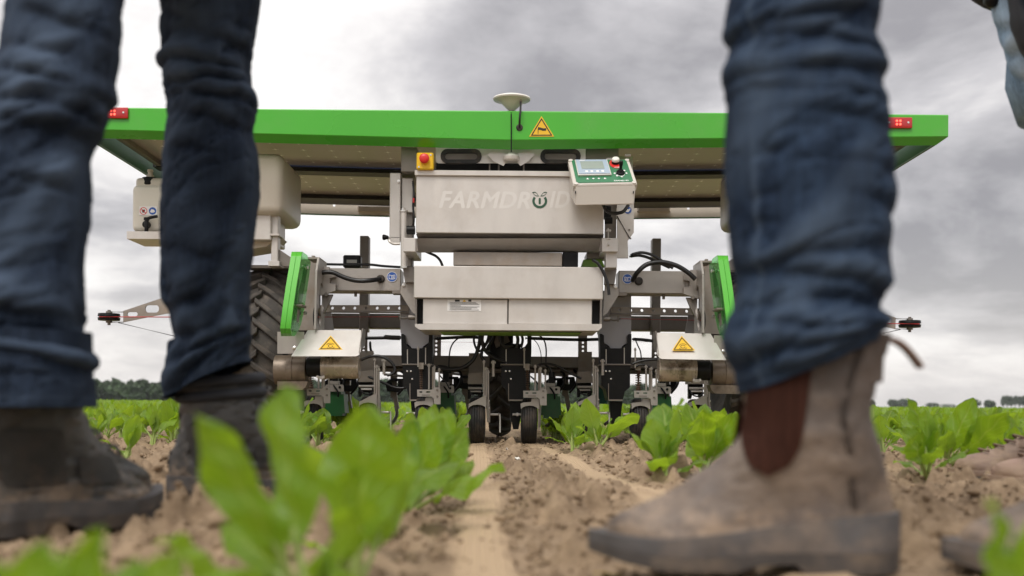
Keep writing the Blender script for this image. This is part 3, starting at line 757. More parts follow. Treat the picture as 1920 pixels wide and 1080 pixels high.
# ---- roof
RX = 1.73; RY0, RY1 = 4.50, 6.40
def vz(x, ends, mid): return mid + (ends - mid) * min(1, abs(x - XC) / RX)
def roof():
    xs = [XC - RX, XC, XC + RX]; top = 1.323
    def band(fa, fb, y0, y1):
        bm = newbm(); A = [bm.verts.new((x, y0, fa(x))) for x in xs]; B = [bm.verts.new((x, y1, fb(x))) for x in xs]
        A2 = [bm.verts.new((x, y0 + 0.004, fa(x))) for x in xs]; B2 = [bm.verts.new((x, y1 + 0.004, fb(x) + 0.001)) for x in xs]
        for i in range(2):
            bm.faces.new((A[i], A[i + 1], B[i + 1], B[i])); bm.faces.new((A2[i], B2[i], B2[i + 1], A2[i + 1]))
            bm.faces.new((A[i], A2[i], A2[i + 1], A[i + 1])); bm.faces.new((B[i], B[i + 1], B2[i + 1], B2[i]))
        bm.faces.new((A[0], B[0], B2[0], A2[0])); bm.faces.new((A[2], A2[2], B2[2], B[2]))
        return bm
    brk = lambda x: vz(x, 1.236, 1.207); low = lambda x: vz(x, 1.211, 1.179)
    # fascia: upright face, then a lip folded in under it
    bm = newbm(); n = 2
    prof = [lambda x: (RY0 + 0.010, top + 0.002), lambda x: (RY0 + 0.002, top), lambda x: (RY0, top - 0.004), lambda x: (RY0, brk(x) + 0.003), lambda x: (RY0 + 0.002, brk(x)), lambda x: (RY0 + 0.04, low(x)), lambda x: (RY0 + 0.055, low(x) + 0.003), lambda x: (RY0 + 0.055, low(x) + 0.008), lambda x: (RY0 + 0.012, brk(x) + 0.004), lambda x: (RY0 + 0.012, top - 0.004)]
    ins = [0, 0, 0, 0, 0, 0.034, 0.034, 0.034, 0.0, 0.0]
    rows = []
    for k, f in enumerate(prof):
        r_ = []
        for x in xs:
            y, z = f(x); xx = x + (ins[k] if x < XC else -ins[k] if x > XC else 0); r_.append(bm.verts.new((xx, y, z)))
        rows.append(r_)
    for a, b in zip(rows, rows[1:] + rows[:1]):
        for i in range(2): bm.faces.new((a[i], a[i + 1], b[i + 1], b[i]))
    bm.faces.new([r_[0] for r_ in rows]); bm.faces.new([r_[2] for r_ in rows][::-1])
    obj('roof_fascia', bm, green_m, bot, 20)
    for s in (0, 1):
        bm = newbm(); x = XC - RX
        plate(bm, [[(RY0 + 0.014, top), (RY1, top), (RY1, 1.236), (RY0 + 0.014, 1.236)]], lambda y, z: Vector((x, y, z)), lambda y, z: Vector((x + 0.006, y, z)))
        sk = obj('side_skirt', bm, green_m, bot, mirror=bool(s))
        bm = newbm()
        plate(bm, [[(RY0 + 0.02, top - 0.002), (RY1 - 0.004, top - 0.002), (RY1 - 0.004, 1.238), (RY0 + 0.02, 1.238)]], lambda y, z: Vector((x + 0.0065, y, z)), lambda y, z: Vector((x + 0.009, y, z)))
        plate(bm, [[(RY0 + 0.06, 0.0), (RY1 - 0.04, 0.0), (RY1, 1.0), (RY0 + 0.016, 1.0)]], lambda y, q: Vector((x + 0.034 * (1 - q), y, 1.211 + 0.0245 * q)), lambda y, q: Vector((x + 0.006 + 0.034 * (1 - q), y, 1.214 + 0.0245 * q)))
        obj('skirt_shaded_inside', bm, skirt_shade_m, bot, mirror=bool(s))  # inner face and lip, the shade under the roof put into a darker green
        # aluminium frame edge inside the skirt
        bm = newbm(); box(bm, x + 0.05, x + 0.075, RY0 + 0.08, RY1 - 0.03, 1.275, 1.300); obj('edge_rail', bm, steel_dk, bot, mirror=bool(s))
    # rear skirt with its slots
    for s in (0, 1):
        def f(off):
            def g(u, v):
                x = XC - RX * (1 - u); return Vector((x, RY1 + off, vz(x, 1.236, 1.203) + 0.105 * v))
            return g
        loops = [[(0.0, 0), (0.999, 0), (0.999, 1), (0.0, 1)]]
        for u in (0.30, 0.42, 0.62, 0.74):
            loops.append([(u, 0.42), (u + 0.008, 0.42), (u + 0.008, 0.66), (u, 0.66)])
        bm = newbm(); plate(bm, loops, f(0.0), f(0.004)); obj('rear_skirt', bm, beige_p, bot, mirror=bool(s))
        bm = newbm(); plate(bm, [[(0, -0.06), (1, -0.06), (1, -0.01), (0, -0.01)]], f(-0.004), f(0.008)); obj('skirt_edge', bm, skirt_shade_m, bot, mirror=bool(s))
    # four solar panels: dark glass above, pale cell sheet below
    for s in (0, 1):
        for (y0, y1) in ((4.58, 5.40), (5.47, 6.34)):
            for (u0, u1) in ((0.03, 0.985),):
                def f(zo):
                    def g(u, y):
                        x = XC - RX * (1 - u); return Vector((x, y, vz(x, 1.300, 1.268) + zo))
                    return g
                bm = newbm(); plate(bm, [[(u0, y0), (u1, y0), (u1, y1), (u0, y1)]], f(0.004), f(0.030)); p = obj('solar_panel', bm, panel_top, bot, mirror=bool(s))
                bm = newbm(); plate(bm, [[(u0, y0), (u1, y0), (u1, y1), (u0, y1)]], f(0.0), f(0.0025)); obj('backsheet', bm, backsheet, p, mirror=bool(s))
        bm = newbm()
        for (ya, yb, dz) in ((5.385, 5.485, -0.028), (6.14, 6.33, -0.022)):
            plate(bm, [[(0.02, ya), (0.99, ya), (0.99, yb), (0.02, yb)]], f(dz), f(dz + 0.02))
        obj('roof_rail', bm, rail_m, bot, mirror=bool(s))
    # junction boxes glimpsed under the panels
    for px in (700, 1225):
        bm = newbm(); pbox(bm, px - 30, 384, px + 32, 399, 6.36, 0.03, 0.012); obj('junction_box', bm, beige_p, bot)
roof()
def red_lamp(x0, y0, x1, y1, leds):
    bm = newbm(); a, b, c, d = rect(x0, y0, x1, y1, RY0 - 0.012); box(bm, a, b, RY0 - 0.012, RY0 - 0.0005, c, d, 0.004, seg=2)
    l = obj('rear_light', bm, redlamp, bot)
    bm = newbm()
    for i in (-1, 1):
        for j in (-1, 1):
            p = W(leds + 3.2 * i, (y0 + y1) / 2 + 3.2 * j, RY0 - 0.0125); lathe(bm, p, (0, -1, 0), [(0, 0.0046), (0.002, 0.0040), (0.003, 0)], 10)
    obj('led', bm, led_m, l)
    bm = newbm()
    for px in (x0 + 8, x1 - 8):
        if px < 192: continue
        p = W(px, (y0 + y1) / 2, RY0 - 0.0122); lathe(bm, p, (0, -1, 0), [(0, 0.0045), (0.002, 0.004), (0.0025, 0)], 12)
    obj('screw', bm, bolt_m, l)
red_lamp(187, 200.5, 239.5, 221.5, 211.5)
red_lamp(1659, 219.5, 1711, 240, 1685)

# ---- warning stickers: yellow triangle, black border, pictogram
def triangle(A, B, Cc, k):
    cx = (A[0] + B[0] + Cc[0]) / 3; cy = (A[1] + B[1] + Cc[1]) / 3
    return [(cx + (p[0] - cx) * k, cy + (p[1] - cy) * k) for p in (A, B, Cc)]
def warning(A, B, Cc, D, kind):
    Df = D if callable(D) else (lambda py: D)
    sh = lambda o: (lambda py: Df(py) - o)
    bm = newbm(); pplate(bm, [triangle(A, B, Cc, 1.0)], sh(0.002), 0.0015); t = obj('warning_sticker', bm, sticker_y, bot, 0)
    bm = newbm(); pplate(bm, [triangle(A, B, Cc, 0.86), triangle(A, B, Cc, 0.72)[::-1]], sh(0.0028), 0.0006); obj('border', bm, print_k, t, 0)
    cx = (A[0] + B[0] + Cc[0]) / 3; cy = (A[1] + B[1] + Cc[1]) / 3
    bm = newbm()
    if kind == 'wind':
        pplate(bm, [[(cx - 7.0, cy - 3), (cx - 5.9, cy - 3), (cx - 5.9, cy + 7.5), (cx - 7.0, cy + 7.5)]], sh(0.0028), 0.0006)
        pplate(bm, [[(cx - 6.5, cy - 5), (cx - 2, cy - 4), (cx + 3, cy - 2.5), (cx + 9, cy - 2.8), (cx + 8.2, cy + 1.6), (cx + 2, cy + 1.8), (cx - 2.5, cy + 0.2), (cx - 6.2, cy + 0.2)]], sh(0.0029), 0.0006)
    else:
        for a0, rr, w in ((20, 7.2, 1.0), (200, 7.2, 1.0), (0, 4.2, 1.2)):
            span = 130 if rr > 5 else 330
            o_, i_ = [], []
            for k in range(13):
                a = R(a0 + span * k / 12); o_.append((cx + rr * math.cos(a) * 1.15, cy + 2 + rr * math.sin(a) * 0.8)); i_.append((cx + (rr - w) * math.cos(a) * 1.15, cy + 2 + (rr - w) * math.sin(a) * 0.8))
            pplate(bm, [o_ + i_[::-1]], sh(0.0028), 0.0006)
    obj('pictogram', bm, print_k, t, 0)
warning((1015.3, 217.5), (992, 256), (1039, 256), RY0, 'wind')

# ---- antenna
def antenna():
    D = 4.545; k = D / FPX; top = W(959.7, 180, D)
    bm = newbm(); lathe(bm, W(959.5, 209, D), (0, 0, 1), [(0, 0.010), (0.004, 0.013), (0.012, 0.022), (0.030, 0.040), (0.040, 0.052), (0.044, 0.073), (0.049, 0.076), (0.054, 0.073), (0.060, 0.055), (0.064, 0.025), (0.065, 0)], 40)
    a = obj('antenna_dish', bm, white_p, bot, 40)
    bm = newbm(); p = W(959, 211, D); box(bm, p.x - 0.020, p.x + 0.020, D - 0.02, D + 0.02, p.z - 0.004, p.z + 0.002); lathe(bm, p, (0, 0, 1), [(0, 0.008), (0.012, 0.008)], 14); obj('antenna_mount', bm, black_m, a)
    bm = newbm(); tube(bm, [W(958.5, 211, 4.485), W(958.6, 240, 4.485), W(958.7, 285, 4.485)], 0.0026, 8); obj('antenna_mast', bm, black_m, a)
    bm = newbm(); tube(bm, [W(976.5, 191, 4.50), W(976, 205, 4.48), W(974.5, 222, 4.476), W(974, 238, 4.492)], 0.0042, 8); obj('antenna_cable', bm, hose_m, a)
    bm = newbm(); tube(bm, [W(976.5, 188, 4.51), W(976.5, 196, 4.495)], 0.0055, 10, False); obj('cable_plug', bm, bolt_m, a)
    bm = newbm(); lathe(bm, W(974, 239, RY0), (0, -1, 0), [(0, 0.0135), (0.004, 0.013), (0.006, 0.009), (0.006, 0)], 20); obj('grommet', bm, rubber, bot)
    bm = newbm(); lathe(bm, W(950, 190, 4.53), (0, -1, 0), [(0, 0.005), (0.012, 0.005), (0.012, 0)], 10); obj('socket', bm, black_m, a)
antenna()

# ---- top bracket under the fascia with its two rubber-rimmed grips
def top_bracket():
    D = 4.60
    slotL = round_rect(831, 284, 899, 300, 7.8); slotR = round_rect(1018, 284, 1085, 300, 7.8)
    bm = newbm(); pplate(bm, [round_rect(817, 272, 1098, 306, 6), slotL, slotR], D, 0.006); b = obj('top_bracket', bm, steel, bot)
    for (x0, x1) in ((826, 903), (1013, 1089)):
        bm = newbm(); pplate(bm, [round_rect(x0, 279, x1, 306, 13), round_rect(x0 + 8, 286, x1 - 8, 299, 6)[::-1]], D - 0.007, 0.02); obj('grip_rim', bm, rubber, b)
        bm = newbm(); pbox(bm, x0 + 4, 283, x1 - 4, 302, D + 0.05, 0.01); obj('grip_plate', bm, steel_dk, b)
    # winged clamp and foot of the mast
    for wing in ([(914, 290), (926, 303), (944, 311), (950, 303), (952, 290), (938, 284), (922, 282)], [(1002, 290), (990, 303), (976, 311), (968, 303), (966, 290), (980, 284), (996, 282)]):
        bm = newbm(); pplate(bm, [wing], D - 0.03, 0.004); obj('clamp_wing', bm, steel, b)
    bm = newbm(); lathe(bm, W(958.5, 303, D - 0.045), (0, 0, 1), [(0, 0.022), (0.006, 0.032), (0.018, 0.034), (0.024, 0.030), (0.032, 0.014), (0.040, 0.006), (0.04, 0)], 24); obj('mast_foot', bm, steel, b)
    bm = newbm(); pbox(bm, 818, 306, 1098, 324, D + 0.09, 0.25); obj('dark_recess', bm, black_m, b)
    for px in (918, 935, 982):
        bm = newbm(); pbox(bm, px - 1.5, 306, px + 1.5, 321, D + 0.02, 0.02); obj('stay', bm, steel_dk, b)
    bm = newbm(); pbox(bm, 752, 276, 782, 322, 4.66, 0.3); obj('corner_post', bm, steel_dk, b)
    bm = newbm(); pbox(bm, 1098, 276, 1160, 300, 4.66, 0.3); obj('corner_post', bm, steel_dk, b)
    bm = newbm(); pplate(bm, [round_rect(1136, 296, 1152, 304, 3.9)], 4.59, 0.004); pbox(bm, 1172, 289, 1183, 293, 4.60, 0.02); obj('latch', bm, steel, b)
top_bracket()

# ---- emergency stop
def estop():
    bm = newbm(); pbox(bm, 781, 286, 812.5, 317.5, 4.52, 0.055, 0.004); e = obj('emergency_stop', bm, yellow_m, bot)
    bm = newbm(); lathe(bm, W(796, 298.5, 4.52), (0, -1, 0), [(0, 0.015), (0.010, 0.015), (0.011, 0.0195), (0.019, 0.0195), (0.023, 0.016), (0.025, 0.008), (0.0255, 0)], 24); obj('stop_button', bm, redbtn, e, 40)
    bm = newbm()
    for q in ((807.5, 290.5), (785.5, 313)): lathe(bm, W(q[0], q[1], 4.5195), (0, -1, 0), [(0, 0.0042), (0.0015, 0.0036), (0.0015, 0)], 10)
    obj('screw', bm, bolt_m, e)
estop()

# ---- cabinet in the middle
def cabinet():
    D = 4.55
    bm = newbm(); pbox(bm, 780, 330.5, 1132, 438, D, 0.36, 0.003); cab = obj('cabinet', bm, steel, bot)
    bm = newbm(); pbox(bm, 777.5, 320, 1134.5, 330, D - 0.012, 0.37, 0.002); obj('cabinet_lid', bm, steel, cab)
    bm = newbm(); pplate(bm, [[(780, 438.5), (1132, 438.5), (1131, 449), (783, 447)]], lambda py: D + max(0, (py - 438.5)) * 0.0035, 0.01); obj('drip_edge', bm, steel_dk, cab)
    # lettering: pale italic capitals, the round letter replaced by a sprouting power mark
    def word(txt, px, size):
        b = text_bm(txt, size, 0.25, 0.0, 0, 1.06); p = W(px, 389, D - 0.0003); place_bm(b, Matrix.Translation(p) @ UPRIGHT)
        src = b.faces[:]                                          # printed bold: the strokes laid down five times, a hair apart
        for k, (dx, dz) in enumerate(((0.0028, 0), (-0.0028, 0), (0.0014, 0.0022), (-0.0014, -0.0022))):
            g = bmesh.ops.duplicate(b, geom=src); vs = [q for q in g['geom'] if isinstance(q, bmesh.types.BMVert)]
            bmesh.ops.translate(b, vec=(dx, -0.00005 * (k + 1), dz), verts=vs)
        return b
    b1 = word('FARMDR', 822, 0.094)
    xs = [v.co.x for v in b1.verts]; x0, x1 = min(xs), max(xs); t0, t1 = W(823, 389, D).x, W(994, 389, D).x
    for v in b1.verts: v.co.x = t0 + (v.co.x - x0) * (t1 - t0) / (x1 - x0)
    obj('lettering', b1, print_p, cab, 0)
    b2 = word('ID', 1031, 0.094)
    xs = [v.co.x for v in b2.verts]; x0, x1 = min(xs), max(xs); t0, t1 = W(1030, 389, D).x, W(1069, 389, D).x
    for v in b2.verts: v.co.x = t0 + (v.co.x - x0) * (t1 - t0) / (x1 - x0)
    obj('lettering', b2, print_p, cab, 0)
    bm = newbm(); cx, cy = 1012, 377; o_, i_ = [], []
    for k in range(25):
        a = R(-38 + 256 * k / 24); o_.append((cx + 14 * math.cos(a), cy + 13.5 * math.sin(a))); i_.append((cx + 9.5 * math.cos(a), cy + 9 * math.sin(a)))
    pplate(bm, [o_ + i_[::-1]], D - 0.0015, 0.001)
    pplate(bm, [round_rect(cx - 2, 371, cx + 2, 383, 1.8)], D - 0.0015, 0.001)
    for s in (-1, 1):
        leaf = []; 
        for k in range(11):
            t = k / 10; leaf.append((cx + s * (1.5 + 12.5 * t), 368 - 7.5 * t ** 0.8 - 3.4 * math.sin(PI * t)))
        for k in range(10, -1, -1):
            t = k / 10; leaf.append((cx + s * (1.5 + 12.5 * t), 368.2 - 7.5 * t ** 0.8 + 3.2 * math.sin(PI * t)))
        mx_ = sum(p[0] for p in leaf) / len(leaf); my_ = sum(p[1] for p in leaf) / len(leaf)
        inner = [(mx_ + (p[0] - mx_) * 0.76, my_ + (p[1] - my_) * 0.66) for p in leaf]
        pplate(bm, [leaf, inner[::-1]], D - 0.0015, 0.001)
    obj('emblem', bm, print_g, cab, 0)
    # ledge: channel under the cabinet
    bm = newbm(); pplate(bm, [[(779.5, 447), (1128.5, 447), (1128.5, 470.5), (779.5, 470.5)]], lambda py: D - 0.008 + (py - 447) * 0.0032, 0.05); l = obj('ledge', bm, satin, bot)
    for (x0, x1) in ((756, 779), (1129, 1159)):
        bm = newbm(); pbox(bm, x0, 446, x1, 472, D - 0.02, 0.30, 0.002); obj('ledge_end', bm, steel, l)
    for q in ([(779, 447), (781, 447), (784, 471), (779, 471)], [(1129, 447), (1127, 447), (1123, 471), (1129, 471)]):
        bm = newbm(); pplate(bm, [q], D - 0.012, 0.006); obj('ledge_gusset', bm, steel_dk, l)
    bm = newbm(); pbox(bm, 850, 473, 1054, 498, 4.60, 0.26, 0.002); obj('inner_box', bm, steel_lo, bot)
    bm = newbm(); pbox(bm, 1055, 473, 1084, 500, 4.62, 0.2); obj('inner_box', bm, black_m, bot)
    bm = newbm(); pplate(bm, [[(1090, 500), (1094, 487), (1128, 486), (1134, 500)]], 4.72, 0.1); obj('side_cover', bm, green_hi, bot)
    bm = newbm(); pbox(bm, 1100, 473, 1133, 485, 4.70, 0.15); obj('inner_bracket', bm, steel_dk, bot)
    bm = newbm(); pbox(bm, 1136, 472.5, 1157, 502, 4.56, 0.08); obj('support_post', bm, steel, bot)
    # lower cover, two door panels, tray
    D2 = 4.48
    bm = newbm(); pbox(bm, 776, 499.5, 1131, 560, D2, 0.34, 0.003); lc = obj('lower_cover', bm, steel, bot)
    bm = newbm(); pbox(bm, 781, 561, 1126, 612, D2 + 0.06, 0.25); obj('inner_box', bm, black_m, bot)
    for (x0, x1) in ((793, 951.3), (953.6, 1110)):
        bm = newbm(); pbox(bm, x0, 561, x1, 608, D2 + 0.02, 0.02, 0.002); obj('door_panel', bm, steel, bot)
    bm = newbm(); pbox(bm, 951.8, 562, 953.1, 608, D2 + 0.028, 0.02, 0); obj('seam_strip', bm, print_k, bot)
    bm = newbm(); pplate(bm, [[(778, 607.5), (1128.5, 607.5), (1128.5, 614), (1122, 620), (786, 618), (778, 612)]], D2 - 0.004, 0.34); obj('lower_tray', bm, steel, bot)
    for x in (778.5, 1125.5):
        bm = newbm(); pbox(bm, x, 561, x + 2.8, 608, D2 + 0.002, 0.25, 0.001); obj('tray_post', bm, steel_dk, bot)
    # note sticker with its small print
    bm = newbm(); pbox(bm, 839, 561.5, 902, 583, D2 + 0.0185, 0.001, 0); st = obj('note_sticker', bm, print_w, lc, 0)
    bm = newbm(); 
    for k in range(8):
        w = (49, 52, 55, 20, 55, 51, 40, 54)[k]; pbox(bm, 844, 567 + k * 1.95, 844 + w, 567.75 + k * 1.95, D2 + 0.0178, 0.0005, 0); pbox(bm, 841.5, 567 + k * 1.95, 842.6, 567.75 + k * 1.95, D2 + 0.0178, 0.0005, 0)
    pplate(bm, [round_rect(853, 562, 862, 565.6, 1)], D2 + 0.0178, 0.0005); pplate(bm, [round_rect(878, 562, 884, 565.6, 1)], D2 + 0.0178, 0.0005)
    obj('print', bm, print_k, st, 0)
    bm = newbm(); pplate(bm, [[(867, 565.8), (870.5, 561.8), (874, 565.8)]], D2 + 0.0176, 0.0006); obj('small_triangle', bm, sticker_y, st, 0)
    bm = newbm(); pbox(bm, 826, 620, 1089, 624.5, 4.62, 0.2, 0.001); obj('lime_underside', bm, green_hi, bot)
    bm = newbm(); pbox(bm, 822, 619.5, 1092, 622, 4.56, 0.03, 0.001); obj('under_rail', bm, green_d, bot)
cabinet()

# ---- operator panel
def operator_panel():
    # the face leans back: its corners in the photograph, the front edge nearer the camera
    TL, TR, BR, BL = (1067.5, 300), (1177.5, 299.5), (1192.5, 343.5), (1077.5, 346)
    Db, Df_ = 4.50, 4.36
    tl, tr, br, bl = W(*TL, Db), W(*TR, Db), W(*BR, Df_), W(*BL, Df_)
    ux = (tr - tl).normalized(); nrm = (br - tr).cross(ux); nrm.normalize()
    if nrm.z < 0: nrm = -nrm
    uy = nrm.cross(ux)
    def face(u, v, h=0.0):                                     # u, v in 0..1 over the panel face
        return (tl * (1 - u) + tr * u) * (1 - v) + (bl * (1 - u) + br * u) * v + nrm * h
    def quad(bm, u0, v0, u1, v1, h0, h1):
        a = [bm.verts.new(face(*q, h0)) for q in ((u0, v0), (u1, v0), (u1, v1), (u0, v1))]; b = [bm.verts.new(face(*q, h1)) for q in ((u0, v0), (u1, v0), (u1, v1), (u0, v1))]
        bm.faces.new(a); bm.faces.new(b[::-1])
        for i in range(4): bm.faces.new((a[i], b[i], b[(i + 1) % 4], a[(i + 1) % 4]))
    bm = newbm(); b0 = W(1075.5, 385, Df_ + 0.012); dn = Vector((0, 0, -1))
    depth = 0.080
    up = [face(0, 0), face(1, 0), face(1, 1), face(0, 1)]
    lo = [up[0] + Vector((0.004, 0.012, -0.135)), up[1] + Vector((-0.004, 0.012, -0.135)), up[2] + Vector((-0.005, 0.012, -depth)), up[3] + Vector((0.003, 0.012, -depth))]
    A = [bm.verts.new(p) for p in up]; B = [bm.verts.new(p) for p in lo]
    bm.faces.new(A); bm.faces.new(B[::-1])
    for i in range(4): bm.faces.new((A[i], B[i], B[(i + 1) % 4], A[(i + 1) % 4]))
    bmesh.ops.bevel(bm, geom=bm.edges[:], offset=0.004, segments=2, affect='EDGES')
    op = obj('operator_panel', bm, grey_p, bot)
    bm = newbm(); quad(bm, -0.02, -0.03, 1.02, 1.02, -0.030, -0.001)
    bmesh.ops.bevel(bm, geom=bm.edges[:], offset=0.003, segments=2, affect='EDGES'); obj('panel_lid', bm, grey_p, op)
    bm = newbm(); quad(bm, 0.035, 0.02, 0.965, 0.95, 0.0, 0.0022); obj('panel_face', bm, ctl_green, op, 0)
    bm = newbm()
    for q in ((0.02, 0.02), (0.98, 0.02), (0.975, 0.965), (0.025, 0.965)): lathe(bm, face(*q, -0.004), nrm, [(0, 0.0095), (0.006, 0.0090), (0.007, 0.005), (0.006, 0)], 14)
    obj('corner_screw', bm, grey_p, op)
    bm = newbm(); quad(bm, 0.085, 0.06, 0.635, 0.70, 0.0005, 0.008); bz = obj('display_frame', bm, steel, op, 0)
    bm = newbm(); quad(bm, 0.10, 0.08, 0.62, 0.66, 0.008, 0.010); obj('display_bezel', bm, bezel_m, bz, 0)
    bm = newbm(); quad(bm, 0.165, 0.16, 0.545, 0.47, 0.010, 0.0108); obj('display_screen', bm, screen_m, bz, 0)
    bm = newbm()
    for k, u in enumerate((0.215, 0.30, 0.395, 0.48)): quad(bm, u, 0.54, u + 0.045, 0.60, 0.010, 0.0106)
    quad(bm, 0.16, 0.105, 0.25, 0.125, 0.010, 0.0106)
    obj('key_print', bm, print_w, bz, 0)
    bm = newbm()
    for k, u in enumerate((0.23, 0.325, 0.415, 0.515)):
        c = (u, 0.80)
        if k in (0, 3): pts = [(c[0] - 0.022, 0.825), (c[0] + 0.022, 0.825), (c[0], 0.765)]
        else: pts = [(c[0] - 0.022, 0.80), (c[0], 0.775), (c[0] + 0.022, 0.80), (c[0], 0.825)]
        plate(bm, [pts], lambda u_, v_: face(u_, v_, 0.0024), lambda u_, v_: face(u_, v_, 0.003))
    for q in ((0.70, 0.60), (0.895, 0.60), (0.80, 0.74), (0.875, 0.49), (0.725, 0.70)):
        plate(bm, [disc_pts(q[0], q[1], 0.016, 0.03, 10)], lambda u_, v_: face(u_, v_, 0.0024), lambda u_, v_: face(u_, v_, 0.003))
    plate(bm, [disc_pts(0.795, 0.60, 0.072, 0.135, 20), disc_pts(0.795, 0.60, 0.064, 0.12, 20)[::-1]], lambda u_, v_: face(u_, v_, 0.0024), lambda u_, v_: face(u_, v_, 0.003))
    obj('symbols', bm, print_w, op, 0)
    t = text_bm('FARMDR', 0.0125, 0.2, 0.0003); t2 = text_bm('ID', 0.0125, 0.2, 0.0003)
    for tb, u in ((t, 0.645), (t2, 0.835)):
        o_ = face(u, 0.925, 0.0027); M = Matrix((( ux.x, uy.x, nrm.x, o_.x), (ux.y, uy.y, nrm.y, o_.y), (ux.z, uy.z, nrm.z, o_.z), (0, 0, 0, 1)))
        place_bm(tb, M); obj('lettering', tb, print_w, op, 0)
    bm = newbm(); plate(bm, [disc_pts(0.765, 0.20, 0.105, 0.19, 28)], lambda u_, v_: face(u_, v_, 0.0024), lambda u_, v_: face(u_, v_, 0.0032)); obj('stop_ring', bm, redbtn, op, 0)
    b_ = text_bm('STOP', 0.0085, 0, 0.0003); o_ = face(0.725, 0.375, 0.0042); place_bm(b_, Matrix((( ux.x, uy.x, nrm.x, o_.x), (ux.y, uy.y, nrm.y, o_.y), (ux.z, uy.z, nrm.z, o_.z), (0, 0, 0, 1)))); obj('lettering', b_, print_w, op, 0)
    c = face(0.765, 0.17, 0.003)
    bm = newbm(); lathe(bm, c, nrm, [(0, 0.016), (0.010, 0.0155), (0.010, 0)], 22); obj('knob_base', bm, black_m, op, 40)
    bm = newbm(); lathe(bm, c + nrm * 0.010, nrm, [(0, 0.0150), (0.008, 0.0152), (0.012, 0.012), (0.0135, 0.006), (0.014, 0)], 22); obj('stop_knob', bm, white_p, op, 40)
    c = face(0.795, 0.60, 0.003)
    bm = newbm(); lathe(bm, c, nrm, [(0, 0.0175), (0.006, 0.0165), (0.010, 0.011), (0.014, 0.010), (0.017, 0.006), (0.030, 0.0058), (0.036, 0.0075), (0.050, 0.0075), (0.053, 0.005), (0.053, 0)], 22); obj('joystick', bm, black_m, op, 40)
    bm = newbm()
    for px in (1079, 1187.5):
        p = W(px, 360.5, Df_ + 0.002); box(bm, p.x - 0.002, p.x + 0.002, p.y - 0.004, p.y + 0.004, p.z - 0.0045, p.z + 0.0045, 0)
    obj('slot', bm, print_k, op, 0)
    bm = newbm(); tube(bm, [W(1131, 384, 4.50), W(1138, 396, 4.48), W(1152, 400, 4.47), (W(1168, 397, 4.47)), W(1178, 385, 4.49)], 0.0068, 10); obj('panel_cable', bm, hose_m, op)
operator_panel()

